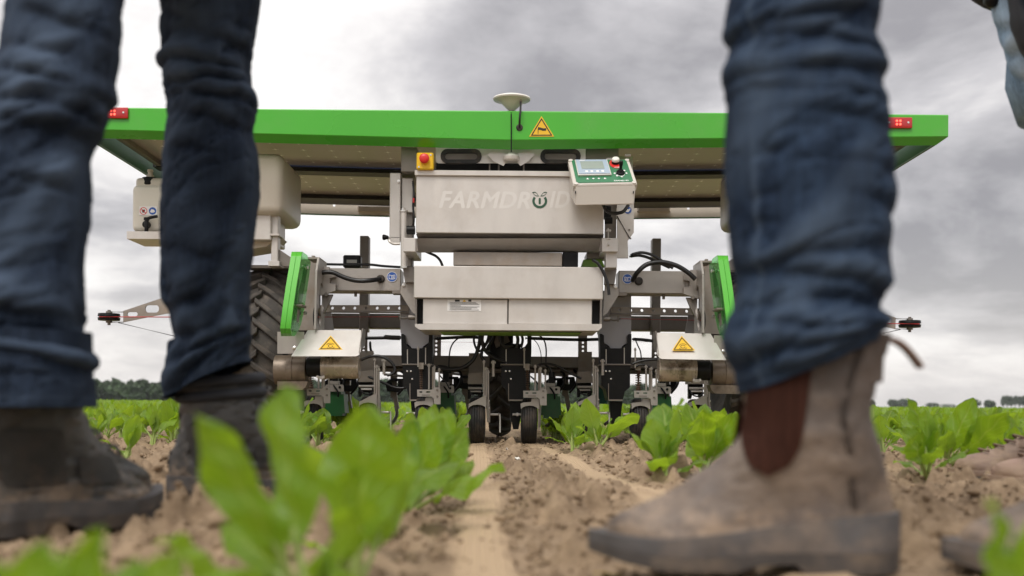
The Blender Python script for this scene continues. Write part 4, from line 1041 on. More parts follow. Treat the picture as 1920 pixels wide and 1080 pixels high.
# ---- uprights beside the cabinet
def uprights():
    bm = newbm(); pbox(bm, 730.5, 324, 751, 447, 4.70, 0.10, 0.003); u = obj('upright', bm, steel, bot)
    bm = newbm(); lathe(bm, W(747.5, 340, 4.6995), (0, -1, 0), [(0, 0.0075), (0.004, 0.0070), (0.005, 0)], 12); obj('bolt', bm, bolt_m, u)
    bm = newbm(); tube(bm, [W(728, 446, 4.69), W(731, 453, 4.68), W(738, 457, 4.68), W(750, 457, 4.68)], 0.0055, 10); pbox(bm, 732, 444, 750, 456, 4.70, 0.01); obj('hook', bm, steel, u)
    bm = newbm(); lathe(bm, W(724, 445, 4.68), (-1, 0, 0), [(-0.01, 0.006), (0.002, 0.010), (0.010, 0.012), (0.015, 0.009), (0.015, 0)], 14); obj('knob', bm, black_m, u)
    bm = newbm(); pbox(bm, 753, 334, 774, 500, 4.74, 0.07, 0.003); obj('upright', bm, steel_dk, bot)
    bm = newbm(); pbox(bm, 753, 334, 774, 398, 4.72, 0.016, 0.002); obj('upright_plate', bm, steel, bot)
    bm = newbm(); cyl(bm, W(757.6, 500, 4.64), W(757.0, 396, 4.64), 0.0135, n=20); c = obj('gas_strut', bm, steel, bot, 40)
    bm = newbm(); cyl(bm, W(757.0, 397.5, 4.64), W(757.0, 395, 4.64), 0.0175); cyl(bm, W(757.0, 395, 4.64), W(757.0, 390, 4.64), 0.009, n=6); cyl(bm, W(757.6, 503, 4.64), W(757.6, 500, 4.64), 0.0155); obj('strut_cap', bm, bolt_m, c)
    bm = newbm(); cyl(bm, W(762.5, 431.5, 4.60), W(778, 431.5, 4.60), 0.018); obj('roller', bm, black_m, bot, 40)
    bm = newbm(); tube(bm, [W(774, 340, 4.66), W(776, 362, 4.64), W(774.5, 385, 4.64), W(776, 408, 4.64), W(775, 425, 4.66)], 0.0045, 8); obj('cable', bm, hose_m, bot)
    bm = newbm(); pbox(bm, 773.5, 371, 777, 380, 4.63, 0.01); obj('red_clip', bm, red_m, bot)
    bm = newbm(); pplate(bm, [[(1157, 293), (1186, 293), (1188.5, 380), (1188.5, 436), (1177, 452), (1178, 484), (1157, 484)]], 4.71, 0.012); p = obj('side_plate', bm, steel, bot)
    bm = newbm(); tube(bm, [W(1157, 405, 4.707), W(1181, 447, 4.707)], 0.0022, 6, False); obj('plate_seam', bm, print_k, p)
    bm = newbm(); pplate(bm, [disc_pts(1177.5, 394, 6.6, n=20)], 4.707, 0.002); s = obj('round_sticker', bm, blue_s, p, 0)
    bm = newbm(); pplate(bm, [[(1173, 397), (1176, 391), (1179, 393), (1181.5, 390), (1182, 393), (1178, 398)]], 4.7062, 0.0006); obj('pictogram', bm, print_w, s, 0)
    bm = newbm(); pbox(bm, 1136, 330, 1156, 446, 4.76, 0.06); obj('upright', bm, steel_dk, bot)
    bm = newbm(); pbox(bm, 1133, 386, 1146, 410, 4.66, 0.03); cyl(bm, W(1134, 413.5, 4.6), W(1148, 413.5, 4.6), 0.014); obj('roller', bm, black_m, bot, 40)
    bm = newbm(); tube(bm, [W(1140, 428, 4.6), W(1140.5, 440, 4.58), W(1141, 460, 4.52)], 0.003, 8); pbox(bm, 1136.5, 430, 1146, 434, 4.58, 0.015); pbox(bm, 1137, 446, 1145, 449, 4.525, 0.005); obj('toggle_latch', bm, steel, bot)
    for q in ((1180, 431), (1182, 447)):
        bm = newbm(); lathe(bm, W(q[0], q[1], 4.7095), (0, -1, 0), [(0, 0.0045), (0.003, 0.004), (0.003, 0)], 10); obj('bolt', bm, steel_dk, p)
uprights()

# ---- beams, posts and bars, both sides
def both(name, fn, m, parent=bot, sm=30):
    out = []
    for s in (0, 1):
        bm = newbm(); fn(bm); out.append(obj(name, bm, m, parent[s] if isinstance(parent, list) else parent, sm, mirror=bool(s)))
    return out
def frame():
    arm = both('arm_beam', lambda b: pbox(b, 597, 503, 752, 546, 4.75, 0.12, 0.004), satin)
    both('arm_knuckle', lambda b: pplate(b, [[(590, 500), (617, 500), (617, 506), (628, 507), (629, 519), (618, 521), (618, 531), (629, 533), (629, 545), (616, 549), (604, 553), (590, 553)]], 4.715, 0.03), satin, arm)
    both('arm_gusset', lambda b: pplate(b, [[(751, 538), (756, 529.5), (777, 529.5), (779, 590), (772, 584), (757, 560), (751, 550)]], 4.70, 0.012), satin, arm)
    both('arm_head', lambda b: pplate(b, [[(755, 500), (777, 500), (777, 529), (759, 529)]], 4.66, 0.05), steel_dk, arm)
    both('gusset_bolt', lambda b: lathe(b, W(757, 534.5, 4.6995), (0, -1, 0), [(0, 0.0075), (0.005, 0.007), (0.006, 0)], 12), bolt_m, arm)
    both('arm_strap', lambda b: pbox(b, 735, 544, 757, 551, 4.72, 0.06), steel_dk, arm)
    both('under_bracket', lambda b: pplate(b, [[(606, 552), (624, 552), (618, 566), (606, 590)]], 4.73, 0.02), steel_dk, arm)
    both('lug_eye', lambda b: pbox(b, 664, 547, 669, 556, 4.8, 0.01), steel_dk, arm)
    both('pivot_bolt', lambda b: lathe(b, W(612, 552, 4.72), (0, -1, 0), [(0, 0.009), (0.01, 0.008), (0.01, 0)], 10), steel_dk, arm)
    st = both('round_sticker', lambda b: pplate(b, [disc_pts(735, 519, 9.5, n=24)], 4.7475, 0.002), blue_s, arm, 0)
    both('sticker_rim', lambda b: pplate(b, [disc_pts(735, 519, 9.7, n=24), disc_pts(735, 519, 8.9, n=24)[::-1]], 4.7468, 0.001), print_w, st, 0)
    both('pictogram', lambda b: (pplate(b, [[(729, 515), (734.6, 516), (734.6, 524), (729, 523)], [(729.9, 516.2), (733.8, 517), (733.8, 522.8), (729.9, 522)][::-1]], 4.7466, 0.0006), pplate(b, [[(741, 515), (735.4, 516), (735.4, 524), (741, 523)], [(740.2, 516.2), (736.2, 517), (736.2, 522.8), (740.2, 522)][::-1]], 4.7466, 0.0006), pplate(b, [[(737.6, 518), (739, 518), (739, 522), (737.6, 522)]], 4.7465, 0.0006)), print_w, st, 0)
    both('grommet', lambda b: lathe(b, W(714, 523, 4.75), (0, -1, 0), [(0, 0.0175), (0.008, 0.017), (0.012, 0.012), (0.012, 0)], 22), rubber, arm)
    # bar with a row of holes
    holes = [disc_pts(x, 577.5, 2.9, n=12) for x in (623, 644, 665, 686, 707, 728, 749)]
    both('perforated_bar', lambda b: pplate(b, [[(596, 572), (766, 572), (766, 584), (596, 584)]] + [h[::-1] for h in holes], 4.86, 0.012), steel_lo)
    both('bar_lip', lambda b: pbox(b, 596, 584.2, 766, 586, 4.85, 0.03, 0.0005), steel_dk)
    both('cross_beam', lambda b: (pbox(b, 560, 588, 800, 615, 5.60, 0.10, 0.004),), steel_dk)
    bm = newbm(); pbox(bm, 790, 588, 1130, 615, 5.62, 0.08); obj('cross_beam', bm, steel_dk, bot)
    # posts: solid above, a row of holes below
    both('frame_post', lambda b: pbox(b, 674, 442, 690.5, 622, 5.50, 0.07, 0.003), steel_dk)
    ph = [disc_pts(681.5, y, 2.2, n=10) for y in (627, 642.5, 650, 657.5)] + [disc_pts(681.5, 666, 2.2, 3.4, 10)]
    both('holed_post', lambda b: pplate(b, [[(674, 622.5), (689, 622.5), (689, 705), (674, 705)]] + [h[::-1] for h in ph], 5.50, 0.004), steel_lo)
    ph2 = [disc_pts(1093, y, 2.2, n=10) for y in (627, 642.5, 650, 658)] + [disc_pts(1093, 666, 2.2, 3.4, 10)]
    for s in (0, 1):
        bm = newbm(); pplate(bm, [[(1084, 612), (1101, 612), (1101, 672), (1084, 672)]] + [h[::-1] for h in ph2], 5.46, 0.004); obj('holed_post', bm, steel_lo, bot, mirror=bool(s))
    # tool bar with the round tube below it
    both('tool_bar', lambda b: box(b, XC - 0.98, XC - 0.0005, 5.22, 5.30, HC + (HY - 689) * 5.22 / FPX, HC + (HY - 668) * 5.22 / FPX, 0.003), steel_dk)
    both('tool_tube', lambda b: cyl(b, (XC - 0.98, 5.28, HC + (HY - 694) * 5.26 / FPX), (XC - 0.001, 5.28, HC + (HY - 694) * 5.26 / FPX), 0.013), steel_lo, sm=40)
    # sensor box on the left
    bm = newbm(); pbox(bm, 643, 478, 676, 502, 5.1, 0.06, 0.006); s = obj('sensor_box', bm, black_m, bot)
    bm = newbm(); pbox(bm, 650, 487, 669, 493, 5.0985, 0.001, 0); obj('sensor_label', bm, mat('label_grey', (0.45, 0.45, 0.42), 0.5), s, 0)
    # wing plates by the wheels: seen nearly edge-on, with large round cut-outs
    XP = -0.795
    def wing(b):
        zt, zb = HC + (HY - 484) * 4.6 / FPX, HC + (HY - 622) * 4.6 / FPX
        out = [(4.55, zb), (4.75, zb), (4.80, zt - 0.05), (4.80, zt), (4.62, zt), (4.57, zt - 0.06)]
        h1 = [(4.68 + 0.055 * math.cos(a), zt - 0.165 + 0.068 * math.sin(a)) for a in [2 * PI * i / 18 for i in range(18)]]
        h2 = [(4.63 + 0.045 * math.cos(a), zb + 0.052 + 0.040 * math.sin(a)) for a in [2 * PI * i / 18 for i in range(18)]]
        plate(b, [out, h1[::-1], h2[::-1]], lambda y, z: Vector((XP, y, z)), lambda y, z: Vector((XP + 0.008, y, z)))
    w = both('wing_plate', wing, satin)
    both('wing_flange', lambda b: (pbox(b, 577, 482, 599, 486, 4.62, 0.12, 0.001), pbox(b, 584, 479, 590, 482, 4.66, 0.02), pbox(b, 560, 486, 594, 620, 4.83, 0.01)), steel_lo, w)
    def shade_disc(b):  # black discs added behind the cut-outs, standing in for the dark inside
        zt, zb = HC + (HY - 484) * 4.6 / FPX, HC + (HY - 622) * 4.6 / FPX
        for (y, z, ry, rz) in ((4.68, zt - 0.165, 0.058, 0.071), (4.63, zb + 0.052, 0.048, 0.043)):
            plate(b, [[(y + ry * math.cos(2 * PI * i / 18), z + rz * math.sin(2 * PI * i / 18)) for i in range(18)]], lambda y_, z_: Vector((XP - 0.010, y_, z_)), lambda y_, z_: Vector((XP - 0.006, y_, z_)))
    both('cutout_shade_disc', shade_disc, black_m, w)
    def slim(b):
        zt, zb = HC + (HY - 494) * 4.55 / FPX, HC + (HY - 605) * 4.55 / FPX
        plate(b, [[(4.50, zb), (4.54, zb - 0.01), (4.66, zt), (4.60, zt), (4.5, zt - 0.12)]], lambda y, z: Vector((-0.845 - (zt - z) * 0.06, y, z)), lambda y, z: Vector((-0.840 - (zt - z) * 0.06, y, z)))
    both('slim_plate', slim, satin)
    # tall side-plate behind the motor cover
    both('back_plate', lambda b: pplate(b, [[(590, 620), (626, 620), (616, 556), (600, 590)]], 4.95, 0.01), tank_g)
frame()

# ---- chain cases
def chain_case():
    # broad green band along the front, see-through green side behind it
    cl = [(556.5, 472), (555.5, 478), (552, 500), (546, 535), (540, 575), (536, 606), (535, 616), (536.5, 627)]
    def solid(b, x_off, half, D0, D1, ys=None):
        rows = []
        for (cx, cy) in cl:
            rows.append([b.verts.new(W(cx + sgn * half + x_off, cy, D)) for (sgn, D) in ((-1, D0), (1, D0), (1, D1), (-1, D1))])
        for A, B in zip(rows, rows[1:]):
            for i in range(4): b.faces.new((A[i], A[(i + 1) % 4], B[(i + 1) % 4], B[i]))
        b.faces.new(rows[0]); b.faces.new(rows[-1][::-1])
    def band(b):
        P = [(472, 4.56), (473, 4.49), (480, 4.462), (500, 4.45), (535, 4.43), (575, 4.41), (602, 4.40), (616, 4.405), (625, 4.425), (630, 4.46)]
        rows = []
        for py, D in P:
            cx = np.interp(py, [c[1] for c in cl], [c[0] for c in cl])
            rows.append([b.verts.new(W(cx - 9.8, py, D)), b.verts.new(W(cx - 0.5, py, D - 0.0005)), b.verts.new(W(cx, py, D + 0.0022)), b.verts.new(W(cx + 0.5, py, D - 0.0005)), b.verts.new(W(cx + 9.8, py, D)), b.verts.new(W(cx + 9.8, py, D) + Vector((0, 0.012, 0))), b.verts.new(W(cx - 9.8, py, D) + Vector((0, 0.012, 0)))])
        for A, B in zip(rows, rows[1:]):
            for i in range(7): b.faces.new((A[i], A[(i + 1) % 7], B[(i + 1) % 7], B[i]))
        b.faces.new(rows[0]); b.faces.new(rows[-1][::-1])
    cc = both('chain_case', band, mat('bright_green_cover', (0.10, 0.47, 0.045), 0.35, 0, 0.03, 3), bot, 25)
    def side(b):
        P = [(472, 4.56, 4.66), (480, 4.475, 4.67), (500, 4.463, 4.67), (535, 4.443, 4.66), (575, 4.423, 4.64), (602, 4.413, 4.60), (618, 4.42, 4.56), (629, 4.47, 4.52)]
        A = []
        for py, a, c in P:
            cx = np.interp(py, [q[1] for q in cl], [q[0] for q in cl]); X = W(cx + 9.0, py, a)
            A.append([b.verts.new(X), b.verts.new(Vector((X.x, c, X.z))), b.verts.new(Vector((X.x + 0.004, c, X.z))), b.verts.new(X + Vector((0.004, 0, 0)))])
        for p, q in zip(A, A[1:]):
            for i in range(4): b.faces.new((p[i], p[(i + 1) % 4], q[(i + 1) % 4], q[i]))
        b.faces.new(A[0]); b.faces.new(A[-1][::-1])
    both('clear_side', side, acrylic, cc)
    for q in ((563, 502), (573.5, 502), (559, 587), (570, 587)): both('case_bolt', lambda b: lathe(b, W(q[0], q[1], 4.56), (1, -0.4, 0), [(0, 0.008), (0.010, 0.0075), (0.010, 0)], 6), bolt_m, cc)
    both('case_strap', lambda b: pbox(b, 545, 570, 566, 574, 4.47, 0.1), steel_lo, cc)
    both('mount_plate', lambda b: pplate(b, [round_rect(520, 622, 570, 663, 8, corners=(1, 0, 0, 0))], 4.54, 0.008), satin)
    both('mount_bolt', lambda b: lathe(b, W(552.5, 652.5, 4.5395), (0, -1, 0), [(0, 0.0095), (0.004, 0.0085), (0.007, 0.004), (0.0075, 0)], 14), bolt_m)
    both('wheel_bracket', lambda b: pplate(b, [[(521, 466), (545, 482), (548, 500), (521, 498)]], 4.78, 0.02), steel_dk)
chain_case()

# ---- motors and their covers
def motors():
    Dc = lambda py: 4.575 - max(0, min(1, (py - 620) / 48)) * 0.10
    out = [(577, 619), (677, 619), (676.5, 655)] + [(676.5 - 10 * (1 - math.cos(R(a))), 655 + 13 * math.sin(R(a))) for a in (20, 45, 70, 90)] + [(546, 668)]
    mc = both('motor_cover', lambda b: pplate(b, [out], Dc, 0.003), steel)
    both('cover_fold', lambda b: plate(b, [[(Dc(619), 0.463), (4.66, 0.463), (4.66, 0.40), (Dc(664), 0.362)]], lambda y, z: Vector((W(677, 640, 4.52).x - 0.004, y, z)), lambda y, z: Vector((W(677, 640, 4.52).x - 0.001, y, z))), steel_dk, mc)
    m = both('motor', lambda b: lathe(b, W(674, 688.5, 4.62), (-1, 0, 0), [(0, 0), (0, 0.044), (0.004, 0.0475), (0.068, 0.0475), (0.070, 0.0462), (0.072, 0.0475), (0.128, 0.0475), (0.130, 0.049), (0.134, 0.049), (0.134, 0.052), (0.142, 0.052), (0.142, 0.048), (0.152, 0.048), (0.152, 0)], 40), motor_m)
    both('coupling', lambda b: lathe(b, W(603, 688.5, 4.62), (-1, 0, 0), [(0, 0.040), (0.055, 0.040), (0.055, 0)], 28), black_m, m)
    both('motor_clamp', lambda b: (pbox(b, 595.5, 705, 607, 711, 4.565, 0.03), [lathe(b, W(x, 706.5, 4.563), (0, -1, 0), [(0, 0.006), (0.006, 0.0055), (0.006, 0)], 6) for x in (595.5, 606.5)]), steel, m)
    both('gear_housing', lambda b: lathe(b, W(577, 694, 4.65), (-1, 0, 0), [(0, 0.050), (0.003, 0.058), (0.055, 0.060), (0.057, 0.063), (0.078, 0.063), (0.080, 0.060), (0.13, 0.060), (0.13, 0)], 36), motor_d, m)
    both('housing_foot', lambda b: pplate(b, [[(520, 715), (577, 715), (573, 726), (566, 731), (520, 731)]], 4.60, 0.08), motor_d, m)
    w = [(619, 628), (596.5, 655.5), (641.5, 655.5)]
    warning((620, 629), (596.5, 655.5), (642.5, 655.5), Dc, 'turn')
    warning((1278, 629.5), (1260, 657), (1303.5, 657), Dc, 'turn')
motors()

# ---- big lugged wheels
def lug_bm(half_w, r, flip):
    bm = newbm(); n = 5; rows = []
    for k in range(n):
        t = k / (n - 1); x = -0.012 + (half_w + 0.006) * t; a = -0.27 * t; drop = 0.030 * t ** 2.2
        w0, w1 = 0.018 + 0.004 * t, 0.011 + 0.004 * t; rr = r - drop
        ring = []
        for (da, dr) in ((-w0, -0.012), (w0, -0.012), (w1, 0.026), (-w1, 0.026)):
            ang = a + da / r; ring.append(bm.verts.new(((x if not flip else -x), -(rr + dr) * math.cos(ang), (rr + dr) * math.sin(ang))))
        rows.append(ring)
    for A, B in zip(rows, rows[1:]):
        for i in range(4): bm.faces.new((A[i], A[(i + 1) % 4], B[(i + 1) % 4], B[i]))
    bm.faces.new(rows[0]); bm.faces.new(rows[-1][::-1])
    bmesh.ops.bevel(bm, geom=bm.edges[:], offset=0.003, segments=1, affect='EDGES')
    bmesh.ops.recalc_face_normals(bm, faces=bm.faces[:])
    return bm
def lug_mesh(half_w, r, flip):
    bm = lug_bm(half_w, r, flip); me = bpy.data.meshes.new('lug'); bm.to_mesh(me); bm.free(); me.materials.append(tyre_m); return me
def big_wheel(cx, cy, r, hw, nl, phase, name='drive_wheel'):
    rb = r - 0.028; c = Vector((cx, cy, r - 0.006))
    bm = newbm(); prof = []
    for k in range(25):
        a = PI * k / 24; s = -math.cos(a) * hw
        q = abs(math.cos(a)); rr = rb - 0.030 * q ** 4 if q < 0.93 else rb - 0.030 * q ** 4 - (q - 0.93) / 0.07 * 0.085
        prof.append((s, rr))
    lathe(bm, c, (1, 0, 0), [(-hw * 0.8, 0.20 * r / 0.38)] + prof + [(hw * 0.8, 0.20 * r / 0.38)], 64)
    w = obj(name, bm, tyre_m, bot, 40)
    bm = newbm(); lathe(bm, c, (1, 0, 0), [(-hw * 0.6, 0), (-hw * 0.6, 0.16 * r / 0.38), (-hw * 0.82, 0.205 * r / 0.38), (hw * 0.82, 0.205 * r / 0.38), (hw * 0.6, 0.16 * r / 0.38), (hw * 0.4, 0)], 40); obj('rim', bm, steel_lo, w)
    mats = [lug_mesh(hw, rb, False), lug_mesh(hw, rb, True)]
    for i in range(nl):
        for s in (0, 1):
            o = bpy.data.objects.new('lug', mats[s]); C.objects.link(o); o.parent = w
            o.location = c; o.rotation_euler = (-(phase + (i + 0.5 * s) * 2 * PI / nl), 0, 0)
XW = -1.075
big_wheel(XW, 5.10, 0.385, 0.125, 25, 0.1)
big_wheel(2 * XC - XW, 5.10, 0.385, 0.125, 25, 0.25)
big_wheel(-0.06, 5.80, 0.30, 0.062, 18, 0.0, 'rear_wheel')

# ---- water canister on its tray, spray tank and pulleys at the sides
def side_gear():
    for s in (0, 1):
        bm = newbm(); a, b, c, d = rect(428, 287, 531, 402, 4.72); 
        lo_, hi_ = (a, b), (c, d)
        box(bm, a, b, 4.70, 5.15, c, d, 0.035, seg=3); t = obj('spray_tank', bm, beige_p, bot, 60, mirror=bool(s))
        bm = newbm(); pbox(bm, 428, 377, 508, 450, 4.74, 0.30, 0.004); obj('tank_box', bm, steel, bot, mirror=bool(s))
        bm = newbm(); pplate(bm, [[(430, 440), (521, 441), (500, 462), (452, 470), (430, 470)]], 4.80, 0.2); obj('tank_tray', bm, beige_p, bot, mirror=bool(s))
        bm = newbm(); pbox(bm, 508.5, 391, 521.5, 496, 4.76, 0.05, 0.003); pbox(bm, 505, 438, 524, 442, 4.74, 0.09); pbox(bm, 503, 489, 524, 499, 4.75, 0.08); obj('tank_post', bm, steel, bot, mirror=bool(s))
        bm = newbm(); pbox(bm, 480, 383, 524, 390, 4.73, 0.06, 0.002); obj('tank_strap', bm, steel_lo, bot, mirror=bool(s))
        bm = newbm(); pbox(bm, 462, 497, 545, 503, 4.9, 0.1); obj('fender_bar', bm, steel_dk, bot, mirror=bool(s))
        # swing arm with a cord pulley at its end
        slots = [round_rect(238, 585, 258, 593, 3.9), round_rect(272, 572, 298, 586, 6)]
        bm = newbm(); pplate(bm, [[(231, 583), (300, 560), (350, 545), (350, 585), (310, 588), (231, 604)]] + [q[::-1] for q in slots], 4.80, 0.010); a_ = obj('swing_arm', bm, steel_lo, bot, mirror=bool(s))
        p = W(204.5, 594.5, 4.80)
        bm = newbm(); lathe(bm, p + Vector((0, 0, -0.0145)), (0, 0, 1), [(0, 0.008), (0.0, 0.044), (0.0115, 0.046), (0.0130, 0.040), (0.0160, 0.040), (0.0175, 0.046), (0.029, 0.044), (0.029, 0)], 36); obj('cord_pulley', bm, black_m, a_, 40, mirror=bool(s))
        bm = newbm(); cyl(bm, p + Vector((0, 0, -0.034)), p + Vector((0, 0, 0.030)), 0.0065, n=10); cyl(bm, p + Vector((0, 0, -0.024)), p + Vector((0, 0, -0.014)), 0.013, n=14); cyl(bm, p + Vector((0, 0, 0.014)), p + Vector((0, 0, 0.024)), 0.013, n=14); tube(bm, [W(205, 585, 4.8), W(232, 585, 4.8)], 0.0022, 6, False); tube(bm, [W(208, 604, 4.8), W(232, 604, 4.8)], 0.0022, 6, False); obj('pulley_bolt', bm, steel_dk, a_, mirror=bool(s))
        bm = newbm(); tube(bm, [W(186, 594, 4.753), W(225, 594.2, 4.753), W(470, 595, 4.79)], 0.0022, 6, False); obj('red_cord', bm, red_m, a_, mirror=bool(s))
        bm = newbm(); tube(bm, [W(222, 605, 4.8), W(330, 631, 4.8), W(470, 668, 4.9)], 0.0018, 6, False); obj('tension_wire', bm, print_k, a_, mirror=bool(s))
        bm = newbm(); tube(bm, [W(594, 594.5, 4.8), W(752, 594, 4.8)], 0.0016, 6, False); obj('red_cord', bm, red_m, bot, mirror=bool(s))
        bm = newbm(); cyl(bm, W(766, 595, 4.72), W(779, 595, 4.72), 0.0105); tube(bm, [W(748, 594, 4.78), W(757, 597, 4.75), W(767, 595, 4.72)], 0.0045, 8); cyl(bm, W(751, 588, 4.77), W(751, 600, 4.77), 0.004); obj('cord_tensioner', bm, steel_dk, bot, mirror=bool(s))
side_gear()
def canister():
    D = 4.80; p = W(278, 434, D)
    t = thing('water_canister', 'pale plastic water canister with black tap, standing on the tray at the roof end', 'canister', (p.x, D + 0.07, p.z))
    bm = newbm(); a, b, c, d = rect(246.5, 346, 316, 434, D); box(bm, a, b, D, D + 0.15, c, d, 0.022, seg=3)
    a, b, c, d = rect(254, 333, 310, 356, D + 0.02); box(bm, a, b, D + 0.015, D + 0.135, c, d, 0.02, seg=3)
    obj('canister_body', bm, mat('milky_plastic', (0.68, 0.65, 0.57), 0.4, 0, 0.04, 4), t, 60)
    q = W(281.5, 349, D + 0.05)
    bm = newbm(); lathe(bm, q, (0, 0, 1), [(0, 0.036), (0.004, 0.038), (0.022, 0.037), (0.034, 0.033), (0.034, 0)], 30); obj('canister_cap', bm, black_m, t, 40)
    bm = newbm(); lathe(bm, q + Vector((0, 0, 0.034)), (0, 0, 1), [(0, 0.017), (0.012, 0.016), (0.014, 0.010), (0.026, 0.010), (0.028, 0.013), (0.036, 0.011), (0.036, 0)], 20); obj('spout', bm, beige_p, t, 40)
    bm = newbm(); pbox(bm, 261, 387, 294.5, 404, D - 0.003, 0.002, 0); st = obj('safety_sticker', bm, print_w, t, 0)
    bm = newbm(); pplate(bm, [disc_pts(269, 395.5, 7, n=20), disc_pts(269, 395.5, 5.8, n=20)[::-1]], D - 0.0036, 0.0006); pplate(bm, [[(264.3, 391.8), (265.2, 390.8), (273.8, 399.2), (272.9, 400.2)]], D - 0.0038, 0.0006); obj('no_drinking_sign', bm, redbtn, st, 0)
    bm = newbm(); pplate(bm, [[(266, 393), (272, 393), (271, 398.5), (267, 398.5)]], D - 0.0034, 0.0004); obj('cup_sign', bm, print_k, st, 0)
    bm = newbm(); pplate(bm, [disc_pts(286, 395.5, 7, n=20)], D - 0.0036, 0.0006); obj('hand_wash_sign', bm, blue_s, st, 0)
    bm = newbm(); pplate(bm, [[(281, 397), (284, 392), (288, 393), (291, 396.5), (288, 398.5), (284, 399)]], D - 0.0042, 0.0005); obj('hand_pictogram', bm, print_w, st, 0)
    bm = newbm(); lathe(bm, W(276, 422, D), (0, -1, 0), [(0, 0.016), (0.02, 0.015), (0.024, 0.008), (0.024, 0)], 16); tube(bm, [W(275, 411, D - 0.022), W(275, 424, D - 0.026), W(274, 440, D - 0.022)], 0.0085, 10); tube(bm, [W(273, 411, D - 0.024), W(284, 407.5, D - 0.024), W(295, 405.5, D - 0.026)], 0.0065, 8); cyl(bm, W(275, 408, D - 0.024), W(275, 413, D - 0.024), 0.012, n=12); obj('tap', bm, black_m, t, 40)
    # the tray it stands on belongs to the machine
    bm = newbm(); a, b, c, d = rect(238, 434.5, 430, 449, D - 0.03); box(bm, a, b, D - 0.03, D + 0.20, c, c + 0.004); box(bm, a, a + 0.004, D - 0.027, D + 0.2, c + 0.0045, d); box(bm, a, b, D - 0.033, D - 0.03, c, d); obj('canister_tray', bm, steel, bot)
canister()

# ---- row tools: press wheels, mud guards, hoppers, green shields, rods and hoses
DW = 4.85                                                        # depth of the press wheel axles
def wx(px, py=790, D=4.80): return W(px, py, D).x
def zpx(py, D): return HC + (HY - py) * D / FPX                   # height of an image row at the middle of the picture
def press_wheel(x, parent, y=DW, r=0.100, hw=0.0345):
    bm = newbm(); prof = []
    for k in range(17):
        a = PI * k / 16; s = -math.cos(a) * hw; q = abs(math.cos(a)); prof.append((s, r - 0.014 * q ** 5 - (0.03 if q > 0.97 else 0)))
    # shallow ribs round the tread
    out = []
    for i in range(33):
        s = -hw + 2 * hw * i / 32; rr = float(np.interp(s, [p[0] for p in prof], [p[1] for p in prof])); out.append((s, rr - (0.0022 if (i % 5 == 2 and 3 < i < 29) else 0)))
    lathe(bm, (x, y, r - 0.008), (1, 0, 0), [(-hw * 0.9, 0.055)] + out + [(hw * 0.9, 0.055)], 44)
    w = obj('press_wheel', bm, rubber, parent, 30)
    return w
def rods(parent, lst, D=4.80):
    for (px, y0, y1, r) in lst:
        bm = newbm(); cyl(bm, W(px, y1, D), W(px, y0, D), r, n=10); lathe(bm, W(px, y0, D), (0, 0, 1), [(-0.012, r * 1.7), (-0.004, r * 1.7), (-0.004, r)], 6); obj('rod', bm, satin, parent, 40)
def bolts(bm, pts, D, r=0.005):
    for (px, py) in pts: lathe(bm, W(px, py, D), (0, -1, 0), [(0, r), (0.004, r * 0.9), (0.0045, 0)], 8)
